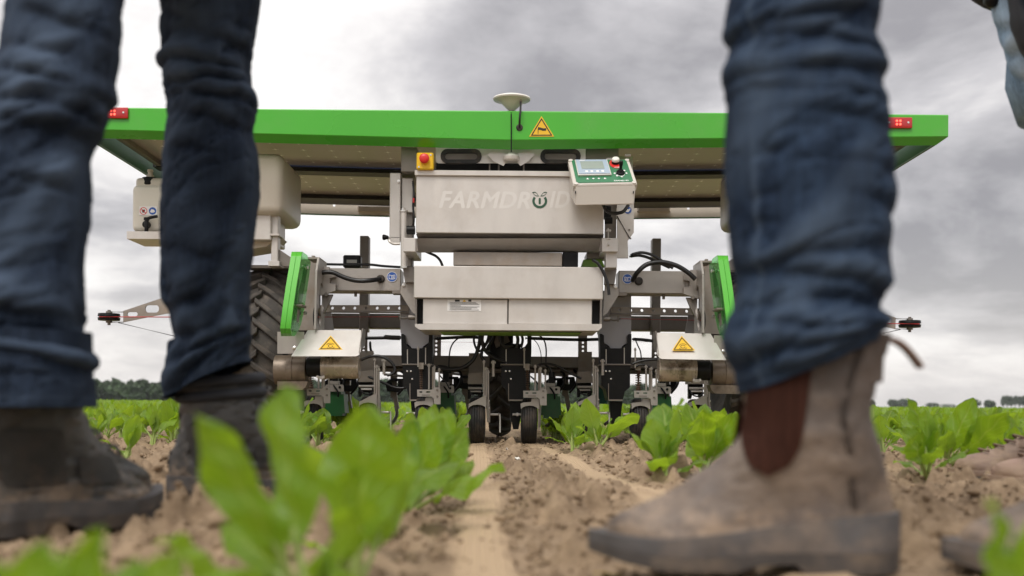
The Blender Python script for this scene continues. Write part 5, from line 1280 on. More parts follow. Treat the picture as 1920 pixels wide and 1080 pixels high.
def unit_guard(cx, dy=0):
    """row tool whose wheel runs under a slanting mud guard"""
    o = cx - 894
    sh = lambda pts: [(p[0] + o, p[1] + dy) for p in pts]
    bm = newbm(); pplate(bm, [sh([(908, 690), (916.5, 690), (916.5, 740), (919, 762), (919, 792), (913, 792), (911, 760), (908, 740)])], 4.78, 0.012)
    u = obj('row_tool', bm, steel_lo, bot)
    bm = newbm(); pplate(bm, [sh([(878, 700), (905, 698), (905, 706), (908, 716), (908, 720), (877, 720)])], 4.98, 0.10); obj('tool_arm', bm, steel_lo, u)
    bm = newbm(); arch = [(911 - 0.5, 765)] + [(895 + 17 * math.cos(R(a)), 768 - 9.5 * math.sin(R(a))) for a in (15, 35, 60, 90, 120, 145, 165)] + [(878, 767)]
    pplate(bm, [sh([(878, 767), (879, 757), (911.5, 740.5), (911.5, 766.5)] + arch[:-1])], 4.76, 0.06); obj('mud_guard', bm, satin, u)
    press_wheel(wx(cx, 795), u)
    bm = newbm(); pplate(bm, [sh([(877, 720.5), (904, 720.5), (904, 748), (898, 748), (896, 740), (884, 740), (882, 748), (877, 748)])], 5.05, 0.03); obj('tool_holder', bm, black_m, u)
    bm = newbm(); cyl(bm, W(878 + o, 728 + dy, 5.0), W(906 + o, 728 + dy, 5.0), 0.006); cyl(bm, W(880 + o, 734 + dy, 5.0), W(902 + o, 734 + dy, 5.0), 0.004); obj('cross_pin', bm, steel, u)
    bm = newbm(); tube(bm, [W(880 + o, 733 + dy, 4.97), W(886 + o, 741 + dy, 4.96), W(897 + o, 743 + dy, 4.96), W(906 + o, 736 + dy, 4.97)], 0.0035, 8); obj('loop_wire', bm, hose_m, u)
    bm = newbm(); pplate(bm, [sh([(879, 662), (905, 662), (905, 699), (879, 699)]), sh([(890, 663.5), (894, 663.5), (894, 666), (890, 666)])[::-1]], 5.19, 0.012); obj('bar_clamp', bm, steel_lo, u)
    bm = newbm(); bolts(bm, sh([(914, 700), (914, 735), (916.5, 752), (916.5, 765), (916.5, 780), (912, 722)]), 4.7795, 0.005); tag(obj('bolt', bm, bolt_m, u), kind='stuff')
    rods(u, [(907.5 + o, 675 + dy, 745 + dy, 0.0042), (911.5 + o, 688 + dy, 760 + dy, 0.0042), (915.5 + o, 694 + dy, 770 + dy, 0.0038), (925 + o, 676 + dy, 706 + dy, 0.0065)], 4.77)
    bm = newbm(); cyl(bm, W(917 + o, 777 + dy, 4.82), W(936 + o, 777 + dy, 4.82), 0.0052); tube(bm, [W(934 + o, 775 + dy, 4.81), W(937 + o, 776 + dy, 4.81), W(937.5 + o, 784 + dy, 4.81), W(937.5 + o, 811 + dy, 4.80)], 0.0036, 8, False); obj('feeler_rod', bm, steel, u)
    bm = newbm(); pplate(bm, [sh([(911, 744), (913, 744), (919, 790), (916, 790)])], 4.765, 0.006); obj('strip', bm, steel_dk, u)
    return u
def unit_plate(cx, dy=0, hopper=True, shield=True):
    """row tool with the slotted plate, spring and green shield"""
    o = cx - 992
    sh = lambda pts: [(p[0] + o, p[1] + dy) for p in pts]
    slot = [sh(round_rect(985, 735.5, 991, 738.5, 1.4))[::-1], sh(round_rect(998, 735.5, 1006, 738.5, 1.4))[::-1]]
    bm = newbm(); pplate(bm, [sh([(981, 732.5), (1010, 732.5), (1016, 728), (1023, 729), (1025, 733), (1025, 760), (1013, 760), (1012, 748), (1008, 745.5), (981.5, 745.5)])] + slot, 4.74, 0.006)
    u = obj('row_tool', bm, satin, bot)
    bm = newbm(); bolts(bm, sh([(1018.5, 733), (1018.5, 745)]), 4.7395, 0.0048); tag(obj('bolt', bm, steel_dk, u), kind='stuff')
    bm = newbm(); pbox(bm, 990 + o, 741.6 + dy, 1005 + o, 743.6 + dy, 4.7385, 0.001, 0); obj('plate_print', bm, steel_dk, u, 0)
    arch = [(1011, 767.5)] + [(993 + 16 * math.cos(R(a)), 769 - 8.5 * math.sin(R(a))) for a in (15, 35, 60, 90, 120, 145, 165)]
    bm = newbm(); pplate(bm, [sh([(977, 767), (976, 757), (980, 755), (996, 753.5), (997, 747), (1011.5, 747), (1011.5, 767)] + arch[1:])], 4.76, 0.06); obj('mud_guard', bm, satin, u)
    press_wheel(wx(cx, 797), u)
    bm = newbm(); pplate(bm, [sh([(1009, 690), (1013, 690), (1013, 806), (1008.5, 806)])], 4.775, 0.012); obj('tool_post', bm, steel_lo, u)
    bm = newbm(); pplate(bm, [sh([(984, 682), (993, 682), (993, 694), (984, 694)])], 4.79, 0.02); obj('spring_clamp', bm, steel_lo, u)
    bm = newbm(); tube(bm, [W(989 + o, 694 + dy, 4.83), W(989 + o, 733 + dy, 4.83)], 0.0115, 14, False)
    for k in range(9): lathe(bm, W(989 + o, 696 + 4.2 * k + dy, 4.83), (0, 0, 1), [(-0.002, 0.0115), (0, 0.0135), (0.002, 0.0115)], 14)
    obj('spring', bm, brown_m, u, 40)
    rods(u, [(1003.5 + o, 684 + dy, 732 + dy, 0.0042), (1013.5 + o, 688 + dy, 740 + dy, 0.0042), (1022.5 + o, 692 + dy, 738 + dy, 0.0036), (983 + o, 652 + dy, 690 + dy, 0.0034)], 4.77)
    bm = newbm(); cyl(bm, W(961 + o, 777 + dy, 4.84), W(978 + o, 777 + dy, 4.84), 0.0052); bolts(bm, sh([(970, 777)]), 4.83, 0.008); obj('axle', bm, steel, u)
    bm = newbm(); pbox(bm, 1011.5 + o, 747 + dy, 1014 + o, 800 + dy, 4.77, 0.008); obj('strip', bm, steel_dk, u)
    if shield:
        bm = newbm(); P = sh([(1018, 738), (1050, 738), (1053, 784), (1014, 784)]); pplate(bm, [P], 4.98, 0.13)
        bmesh.ops.bevel(bm, geom=[e for e in bm.edges if abs(e.verts[0].co.y - e.verts[1].co.y) > 0.05], offset=0.012, segments=2, affect='EDGES')
        obj('green_shield', bm, green_d, u, 40)
        bm = newbm(); pplate(bm, [sh(round_rect(1016, 725, 1050, 738, 3, corners=(0, 0, 1, 1)))], 4.965, 0.012); pbox(bm, 1024 + o, 718 + dy, 1041 + o, 724.5 + dy, 4.97, 0.04); obj('shield_plate', bm, satin, u)
        bm = newbm(); bolts(bm, sh([(1022, 730), (1043, 730)]), 4.9645, 0.006); pbox(bm, 1029 + o, 697 + dy, 1040 + o, 719 + dy, 4.97, 0.03); tube(bm, [W(1031 + o, 726 + dy, 4.955), W(1039 + o, 738 + dy, 4.95), W(1040 + o, 748 + dy, 4.955)], 0.004, 8); obj('shield_plug', bm, black_m, u)
    return u
def hopper(cx, tank=True):
    """seed hopper: frosted funnel in a black U-shaped bracket over a black metering box"""
    o = cx - 967
    sh = lambda pts: [(p[0] + o, p[1]) for p in pts]
    bm = newbm(); U = [(937, 626), (941, 626), (945, 629), (945, 643), (950, 650), (958, 653), (976, 653), (984, 650), (989, 643), (989, 629), (992, 626), (996.5, 626), (996.5, 660), (995, 684), (938, 684)]
    pplate(bm, [sh(U)], 4.84, 0.09); h = obj('hopper_bracket', bm, black_m, bot)
    if tank:
        bm = newbm(); pbox(bm, 939 + o, 638, 995 + o, 683, 5.0, 0.02); obj('bracket_back', bm, black_m, h)
    bm = newbm(); P = [(940, 684.5), (994, 684.5), (994, 726), (984, 734), (980, 751), (953, 751), (948, 730), (940, 722)]; pplate(bm, [sh(P)], 4.82, 0.16)
    obj('metering_box', bm, black_m, h)
    bm = newbm(); bolts(bm, sh([(948.5, 696), (955.5, 696), (958, 710.5)]), 4.8195, 0.0045); tag(obj('screw', bm, bolt_m, h), kind='stuff')
    bm = newbm(); pbox(bm, 938 + o, 682 + 0, 996 + o, 685, 4.815, 0.18, 0.002); obj('box_lip', bm, steel_dk, h)
    bm = newbm(); pplate(bm, [sh([(953, 719), (954.2, 719), (954.2, 749), (980, 749), (980, 751.5), (953, 751.5)])], 4.815, 0.004); obj('edge_strip', bm, steel_lo, h)
    bm = newbm(); lathe(bm, W(967 + o, 684, 4.90), (0, 0, 1), [(0, 0.040), (0.03, 0.034), (0.07, 0.020), (0.09, 0.022)], 20, ); obj('funnel_neck', bm, black_m, h)
    bm = newbm(); pplate(bm, [sh([(955, 752), (980, 752), (976, 785), (972, 805), (962, 805), (958, 785)])], 4.88, 0.06); obj('seed_shoe', bm, black_m, h)
    bm = newbm(); cyl(bm, W(949 + o, 684, 4.835), W(949 + o, 655, 4.835), 0.0022, n=8); obj('guide_rod', bm, steel, h)
    bm = newbm(); cyl(bm, W(983 + o, 684, 4.83), W(983 + o, 652, 4.83), 0.0022, n=8); obj('guide_rod', bm, steel, h)
    if tank:
        T = [(935, 545), (996, 545), (996, 628), (990, 641), (984, 647), (976, 650), (972, 660), (962, 660), (958, 650), (950, 647), (943, 640), (936, 626)]
        bm = newbm(); pplate(bm, [sh(T)], 4.87, 0.12); bmesh.ops.bevel(bm, geom=[e for e in bm.edges if abs(e.verts[0].co.y - e.verts[1].co.y) > 0.05], offset=0.008, segments=2, affect='EDGES'); obj('seed_tank', bm, tank_g, h, 40)
for cx, dy in ((689, -4), (894, 0), (1099, -2.5), (1308, 0)): unit_guard(cx, dy)
for cx, dy, sh_ in ((586, -4, True), (793, -2, True), (992, 0, True), (1200, 0, True)): unit_plate(cx, dy, True, sh_)
hopper(782); hopper(967, False); hopper(1154.5)
def rear_tool(cx, dy=0):
    """hoe carrier of the second tool row, behind and between the front tools"""
    o = cx - 940; sh = lambda pts: [(p[0] + o, p[1] + dy) for p in pts]
    bm = newbm(); pplate(bm, [sh([(934, 690), (946, 690), (946, 742), (950, 764), (943, 768), (939, 746), (934, 742)])], 5.34, 0.03); h = obj('hoe_carrier', bm, steel_lo, bot)
    bm = newbm(); pplate(bm, [sh([(924, 716), (935, 708), (957, 708), (960, 722), (948, 734), (928, 732)]), sh([(936, 713), (948, 713), (948, 722), (936, 722)])[::-1]], 5.30, 0.03); obj('hoe_linkage', bm, black_m, h)
    bm = newbm(); tube(bm, [W(944 + o, 760 + dy, 5.36), W(946 + o, 776 + dy, 5.33), W(938 + o, 790 + dy, 5.28), W(928 + o, 798 + dy, 5.25)], 0.008, 8); obj('hoe_shank', bm, steel_dk, h, 60)
    bm = newbm(); cyl(bm, W(922 + o, 700 + dy, 5.28), W(962 + o, 704 + dy, 5.28), 0.006, n=10); obj('link_rod', bm, satin, h, 40)
    bm = newbm(); tube(bm, [W(950 + o, 692 + dy, 5.3), W(962 + o, 702 + dy, 5.24), W(960 + o, 722 + dy, 5.22), W(948 + o, 738 + dy, 5.24)], 0.006, 8); obj('hose', bm, hose_m, h, 60)
for cx in (622, 650, 738, 842, 872, 1036, 1060, 1146, 1250): rear_tool(cx, random.uniform(-4, 4))
# dark drive box behind the middle hopper and the teal shield right of it
bm = newbm(); pbox(bm, 918, 622, 962, 690, 5.0, 0.12, 0.004); obj('drive_box', bm, black_m, bot)
bm = newbm(); pplate(bm, [[(922, 628), (950, 624), (956, 640), (930, 652)]], 4.96, 0.03); obj('drive_cover', bm, steel_dk, bot)
bm = newbm(); pplate(bm, [[(1122, 718), (1127, 716), (1139, 721), (1139, 757), (1120, 757)]], 5.12, 0.004); obj('teal_shield', bm, teal_ac, bot)

def hose(name, pts, D, r, m=None, k=8):
    bm = newbm(); tube(bm, [W(p[0], p[1], (p[2] if len(p) > 2 else D)) for p in pts], r, 10, True, k); return obj(name, bm, m or hose_m, bot, 60)
H = [
    ([(592, 516), (606, 511), (624, 511), (645, 520), (668, 526), (692, 526), (713, 523, 4.73)], 4.69, 0.0098),
    ([(1186, 526, 4.73), (1195, 511), (1213, 496), (1240, 491.5), (1268, 498), (1290, 511), (1304, 524)], 4.68, 0.0098),
    ([(1182, 478), (1203, 473.5), (1225, 479), (1245, 492), (1262, 503)], 4.78, 0.0062),
    ([(1180, 481), (1198, 479), (1215, 483), (1232, 491), (1256, 502)], 4.80, 0.0062),
    ([(597, 495), (640, 496), (690, 496), (720, 499), (752, 501)], 5.0, 0.0055),
    ([(795, 470), (806, 475), (817, 480), (825, 488), (830, 499)], 4.7, 0.0055),
    ([(1110, 487), (1121, 494), (1132, 512), (1139, 532), (1142, 553)], 4.46, 0.0065),
    ([(901, 624), (898, 648), (889, 672), (874, 686), (856, 692), (832, 692), (818, 690)], 4.86, 0.0085),
    ([(905, 624), (904, 640), (909, 656), (921, 667), (936, 675), (950, 680)], 4.84, 0.0080),
    ([(918, 622), (914, 640), (905, 655), (903, 668), (908, 676)], 4.87, 0.0070),
    ([(928, 622), (924, 638), (916, 650), (911, 662)], 4.9, 0.0080),
    ([(889, 624), (889, 642), (896, 658), (904, 655), (907, 644), (901, 634)], 4.93, 0.0050),
    ([(935, 622), (938, 640), (948, 650), (962, 648)], 4.83, 0.0060),
    ([(967, 622), (971, 636), (969, 652)], 4.82, 0.0075),
    ([(975, 622), (980, 636), (977, 652)], 4.82, 0.0060),
    ([(842, 700), (842, 672), (846, 650), (857, 636), (875, 629), (890, 627)], 4.95, 0.0032),
    ([(996, 628), (1010, 629), (1020, 638), (1024, 655), (1023.5, 682)], 4.95, 0.0034),
    ([(998, 634), (1008, 645), (1014, 662), (1015, 685)], 4.95, 0.0018),
    ([(1008, 684), (1028, 682), (1048, 688), (1070, 700), (1090, 710)], 4.9, 0.0055),
    ([(1020, 683), (1030, 690), (1034, 700), (1035, 706)], 4.92, 0.0045),
    ([(820, 686), (834, 687), (842, 692), (845, 700)], 4.92, 0.0045),
    ([(675, 676), (692, 669), (712, 668), (730, 676), (740, 690), (737, 700), (726, 704)], 4.66, 0.0062),
    ([(690, 706), (705, 712), (722, 719), (742, 727), (760, 727), (775, 721)], 4.85, 0.0058),
    ([(1184, 683), (1198, 678), (1214, 675), (1232, 674)], 4.72, 0.0058),
    ([(1188, 690), (1200, 684), (1213, 686), (1222, 694), (1226, 706)], 4.78, 0.0050),
    ([(1190, 634), (1196, 648), (1201, 660), (1203, 680)], 5.0, 0.0028),
    ([(822, 700), (828, 708), (837, 718), (842, 728)], 4.9, 0.0030),
    ([(994, 705), (1004, 714), (1014, 728), (1022, 736)], 4.86, 0.0035),
    ([(694, 640), (695, 655), (700, 664)], 5.4, 0.0060),
]
for pts, D, r in H: hose('hose', pts, D, r)
for pts in ([(676, 633), (690, 634), (752, 633)], [(815, 635), (850, 633), (885, 632), (905, 634)], [(985, 634), (1040, 636), (1090, 637), (1128, 636)], [(1185, 636), (1205, 637), (1229, 640)]):
    hose('cable_bundle', pts, 5.2, 0.0075)
hose('cable_sleeve', [(720, 632), (735, 633), (750, 633.5)], 5.19, 0.011, rubber)
hose('red_cord', [(816, 641), (900, 642)], 5.2, 0.0014, red_m); hose('red_cord', [(1128, 641), (1240, 641)], 5.2, 0.0014, red_m)
for px, D in ((889, 5.25), (706, 5.25), (1070, 5.25)):
    pass

# ------------------------------------------------------------------ people
def denim(name, a, b, worn):
    m = bpy.data.materials.new(name); m.use_nodes = True; nt = m.node_tree; L = nt.links.new; p = nt.nodes['Principled BSDF']
    tc = _n(nt, 'ShaderNodeTexCoord')
    n1 = _n(nt, 'ShaderNodeTexNoise'); n1.inputs['Scale'].default_value = 13; n1.inputs['Detail'].default_value = 6; L(tc.outputs['Object'], n1.inputs['Vector'])
    mp = _n(nt, 'ShaderNodeMapping'); mp.inputs['Scale'].default_value = (1, 1, 0.12); mp.inputs['Rotation'].default_value = (0, R(20), 0); L(tc.outputs['Object'], mp.inputs[0])
    n2 = _n(nt, 'ShaderNodeTexNoise'); n2.inputs['Scale'].default_value = 420; n2.inputs['Detail'].default_value = 2; L(mp.outputs[0], n2.inputs['Vector'])
    r1 = _n(nt, 'ShaderNodeValToRGB'); L(n1.outputs['Fac'], r1.inputs[0]); e = r1.color_ramp.elements; e[0].position = 0.35; e[0].color = (*a, 1); e[1].position = 0.7; e[1].color = (*b, 1)
    mp3 = _n(nt, 'ShaderNodeMapping'); mp3.inputs['Scale'].default_value = (1, 1, 0.07); L(tc.outputs['Object'], mp3.inputs[0])
    n3 = _n(nt, 'ShaderNodeTexNoise'); n3.inputs['Scale'].default_value = 150; n3.inputs['Detail'].default_value = 4; n3.inputs['Roughness'].default_value = 0.7; L(mp3.outputs[0], n3.inputs['Vector'])
    mx0 = _n(nt, 'ShaderNodeMixRGB'); mx0.blend_type = 'OVERLAY'; mx0.inputs[0].default_value = 0.85; L(r1.outputs[0], mx0.inputs[1]); L(n3.outputs['Fac'], mx0.inputs[2])
    mx = _n(nt, 'ShaderNodeMixRGB'); mx.blend_type = 'OVERLAY'; mx.inputs[0].default_value = 0.5; L(mx0.outputs[0], mx.inputs[1]); L(n2.outputs['Fac'], mx.inputs[2])
    # seams and fold crests wear pale: a vertex attribute stored with the cloth
    at = _n(nt, 'ShaderNodeAttribute', attribute_name='worn'); m3 = _n(nt, 'ShaderNodeMixRGB'); L(at.outputs['Fac'], m3.inputs[0]); L(mx.outputs[0], m3.inputs[1]); m3.inputs[2].default_value = (*worn, 1)
    L(m3.outputs[0], p.inputs['Base Color']); p.inputs['Roughness'].default_value = 0.85; p.inputs['Specular IOR Level'].default_value = 0.2
    p.inputs['Specular IOR Level'].default_value = 0.12
    bp = _n(nt, 'ShaderNodeBump'); bp.inputs['Strength'].default_value = 0.35; bp.inputs['Distance'].default_value = 0.0012; L(n2.outputs['Fac'], bp.inputs['Height']); L(bp.outputs[0], p.inputs['Normal'])
    return m
denim_dark = denim('dark_denim', (0.0082, 0.0138, 0.0255), (0.0190, 0.0290, 0.050), (0.062, 0.087, 0.130))
denim_navy = denim('navy_denim', (0.0112, 0.0205, 0.041), (0.0230, 0.0395, 0.071), (0.078, 0.110, 0.160))
denim_light = denim('light_denim', (0.16, 0.25, 0.37), (0.25, 0.36, 0.48), (0.42, 0.52, 0.62))
def leather(name, a, b, dirt, amt, rough=0.6, ds=9, mud=(0.30, 0.215, 0.15)):
    """scuffed leather; dried mud clings in patches, thickest near the ground"""
    m = mat(name, tuple((x + y) / 2 for x, y in zip(a, b)), rough, 0, 0.38, 11, 0.35, 48, 0.3, dirt=dirt, dirt_amt=amt, dirt_s=ds)
    nt = m.node_tree; L = nt.links.new; p = nt.nodes['Principled BSDF']; src = p.inputs['Base Color'].links[0].from_socket
    tc = _n(nt, 'ShaderNodeTexCoord'); sp = _n(nt, 'ShaderNodeSeparateXYZ'); L(tc.outputs['Object'], sp.inputs[0])
    mr = _n(nt, 'ShaderNodeMapRange'); L(sp.outputs['Z'], mr.inputs[0]); mr.inputs[1].default_value = 0.03; mr.inputs[2].default_value = 0.10; mr.inputs[3].default_value = 0.26; mr.inputs[4].default_value = -0.05
    no = _n(nt, 'ShaderNodeTexNoise'); no.inputs['Scale'].default_value = 19; no.inputs['Detail'].default_value = 8; no.inputs['Roughness'].default_value = 0.7; L(tc.outputs['Object'], no.inputs['Vector'])
    ad = _n(nt, 'ShaderNodeMath', operation='ADD'); L(mr.outputs[0], ad.inputs[0]); L(no.outputs['Fac'], ad.inputs[1])
    rp = _n(nt, 'ShaderNodeValToRGB'); L(ad.outputs[0], rp.inputs[0]); rp.color_ramp.elements[0].position = 0.62; rp.color_ramp.elements[1].position = 0.80; rp.color_ramp.elements[1].color = (0.85, 0.85, 0.85, 1)
    mx = _n(nt, 'ShaderNodeMixRGB'); L(rp.outputs[0], mx.inputs[0]); L(src, mx.inputs[1]); mx.inputs[2].default_value = (*mud, 1); L(mx.outputs[0], p.inputs['Base Color'])
    return m
boot_brown = leather('dusty_brown_leather', (0.060, 0.049, 0.044), (0.150, 0.120, 0.103), (0.30, 0.232, 0.178), 0.8, 0.55, 6, (0.36, 0.265, 0.19))
boot_black = leather('worn_black_leather', (0.022, 0.022, 0.0225), (0.095, 0.092, 0.089), (0.17, 0.14, 0.118), 0.7, 0.5, 10, (0.25, 0.185, 0.135))
suede = leather('grey_suede', (0.06, 0.059, 0.057), (0.12, 0.116, 0.111), (0.16, 0.125, 0.10), 0.6, 0.7, 9, (0.22, 0.16, 0.12))
shoe_brown = leather('muddy_brown_leather', (0.19, 0.125, 0.095), (0.27, 0.185, 0.145), (0.36, 0.27, 0.20), 0.5, 0.6, 10)
sole_grey = mat('grey_sole', (0.080, 0.074, 0.074), 0.7, 0, 0.25, 12, 0.2, 50, dirt=(0.24, 0.18, 0.135), dirt_amt=0.6, dirt_s=11)
sole_dark = mat('dark_sole', (0.055, 0.047, 0.043), 0.8, 0, 0.25, 12, 0.15, 50, dirt=(0.22, 0.16, 0.11), dirt_amt=0.6, dirt_s=13)
elastic_m = mat('brown_elastic', (0.080, 0.032, 0.022), 0.85, 0, 0.3, 4, 0.4, 8, 0.2, stretch=(60, 60, 1.5))
tab_m = mat('pull_tab', (0.22, 0.14, 0.11), 0.8)
coat_m = mat('dark_cloth', (0.022, 0.024, 0.03), 0.8, 0, 0.3, 20, 0.15, 70)
skin_m = mat('skin', (0.52, 0.33, 0.24), 0.5)
hair_m = mat('hair', (0.06, 0.04, 0.025), 0.6)

def smooth_interp(x, xp, fp):
    x = np.asarray(x); xp = np.array(xp, float); fp = np.array(fp, float)
    m = np.zeros(len(xp)); d = np.diff(fp) / np.diff(xp); m[1:-1] = np.where(d[1:] * d[:-1] > 0, 2 * d[1:] * d[:-1] / (d[1:] + d[:-1] + 1e-12), 0); m[0], m[-1] = d[0], d[-1]
    i = np.clip(np.searchsorted(xp, x) - 1, 0, len(d) - 1); h = xp[i + 1] - xp[i]; t = np.clip((x - xp[i]) / h, 0, 1)
    return (2 * t ** 3 - 3 * t ** 2 + 1) * fp[i] + (t ** 3 - 2 * t ** 2 + t) * h * m[i] + (-2 * t ** 3 + 3 * t ** 2) * fp[i + 1] + (t ** 3 - t ** 2) * h * m[i + 1]

def trouser_leg(rows, Dfun, folds, tilt=(0.0, 0.0), seed=0, ratio=0.95, seam=None, nz=190, na=96, rand=1.0):
    """cloth tube: its outline at a list of heights (photo row, left edge, right edge), bunched by folds.
    folds: (photo row at the middle, slope across, angle centre in degrees (0 = towards the camera, 90 = right), angular reach, height of the fold in m, thickness in rows)"""
    ys = [r[0] for r in rows]; py = np.linspace(ys[0], ys[-1], nz)
    xl = smooth_interp(py, ys, [r[1] for r in rows]); xr = smooth_interp(py, ys, [r[2] for r in rows])
    D = np.array([Dfun(y) for y in py]); k = D / FPX
    cx = np.array([W(a, y, d).x for a, y, d in zip((xl + xr) / 2, py, D)]); cz = np.array([W(960, y, d).z for y, d in zip(py, D)]); r = (xr - xl) * k / 2
    th = np.linspace(0, 2 * PI, na, endpoint=False)                 # 0 = towards the camera (-Y), pi/2 = right (+X)
    TH, PY = np.meshgrid(th, py); Rr = np.repeat(r[:, None], na, 1); CX = np.repeat(cx[:, None], na, 1); CZ = np.repeat(cz[:, None], na, 1); DD = np.repeat(D[:, None], na, 1)
    disp = np.zeros_like(TH)
    for (y0, sl, ac, reach, amp, thick) in folds:
        da = (TH - R(ac) + PI) % (2 * PI) - PI
        w = np.exp(-(da / R(reach)) ** 2)
        wob = (fbm(np.cos(TH) * 1.7 + y0, np.sin(TH) * 1.7 + y0 * 0.37 + PY / 160.0, 2) - 0.5)
        q = (PY - (y0 + sl * np.sin(da) * 100) + wob * 46) / (thick * (0.75 + 0.9 * (wob + 0.4)))
        w = w * np.clip(0.85 + 1.3 * (fbm(np.cos(TH) * 1.4 + 3 * y0, np.sin(TH) * 1.4 + y0, 2) - 0.5) * 2, 0.15, 1.3)
        disp += (0.62 + 0.38 * rand) * 1.08 * amp * w * (np.exp(-(q / 1.15) ** 2) - 0.95 * np.exp(-((q - 1.35) / 0.38) ** 2))
    # fine random puckers, closed round the leg
    s_ = seed * 13.7
    n1 = fbm(np.cos(TH) * 1.3 + s_ + 50, np.sin(TH) * 1.3 + PY / 34.0 + s_ + 50, 3) - 0.5
    n2 = fbm(np.cos(TH) * 2.6 + s_ + 90, np.sin(TH) * 2.6 + PY / 90.0 + s_ + 20, 3) - 0.5
    # sharp creases: thin valleys along the level lines of a noise, drawn out across the leg
    n3 = fbm(np.cos(TH) * 1.1 + s_ + 130, np.sin(TH) * 1.1 + PY / 58.0 + s_ + 70, 3) - 0.5
    n4 = fbm(np.cos(TH) * 1.5 + s_ + 10, np.sin(TH) * 1.5 + PY / 120.0 + 0.8 * TH + s_, 2) - 0.5
    edge = 1 - 0.75 * np.abs(np.sin(TH)) ** 6
    disp += rand * (n1 * 0.012 + n2 * 0.012) * edge - (0.0045 * np.exp(-(n3 / 0.022) ** 2) + 0.003 * np.exp(-(n4 / 0.014) ** 2)) * edge
    zz = CZ + np.repeat((tilt[0] * np.ones(nz) * np.clip((py - (ys[-1] - 110)) / 110, 0, 1) ** 1.5)[:, None], na, 1) * np.sin(TH) + np.repeat((tilt[1] * np.clip((py - (ys[-1] - 110)) / 110, 0, 1) ** 1.5)[:, None], na, 1) * np.cos(TH)
    X = CX + (Rr + disp) * np.sin(TH); Y = DD - (Rr * ratio + disp) * np.cos(TH)
    V = np.stack([X, Y, zz], -1)
    # rolled hem and the inside of the cuff
    c = np.stack([cx[-1] * np.ones(na), D[-1] * np.ones(na), zz[-1]], -1)
    h1 = c + (V[-1] - c) * np.array([1.01, 1.01, 1]) + np.array([0, 0, -0.003]); h2 = c + (V[-1] - c) * np.array([0.96, 0.96, 1]) + np.array([0, 0, -0.001]); h3 = c + (V[-1] - c) * np.array([0.93, 0.93, 1]) + np.array([0, 0, 0.09])
    V = np.concatenate([V, h1[None], h2[None], h3[None]])
    me = np_mesh('jeans', V.reshape(-1, 3), grid_faces(na, nz + 3, True)[:, ::-1])
    worn = np.clip(disp * 48, 0, 0.45) + 0.55 * np.clip((fbm(np.cos(TH) * 1.2 + s_, np.sin(TH) * 1.2 + PY / 190.0 + s_, 3) - 0.47) * 3.5, 0, 1) * np.clip(np.cos(TH) + 0.3, 0, 1)
    hemm = np.exp(-((PY - ys[-1] + 14) / 5.0) ** 2) * 0.25 + np.exp(-((PY - ys[-1] + 2) / 3.0) ** 2) * 0.25
    worn = np.maximum(worn, hemm * (0.6 + 0.8 * fbm(TH * 6, PY / 12.0, 2)))
    if seam is not None:
        da = (TH - R(seam) + PI) % (2 * PI) - PI; worn = np.maximum(worn, np.exp(-(da / 0.035) ** 2) * 0.55)
    worn = np.concatenate([worn, np.zeros((3, na))])
    at = me.attributes.new('worn', 'FLOAT', 'POINT'); at.data.foreach_set('value', worn.astype(np.float32).ravel())
    return me

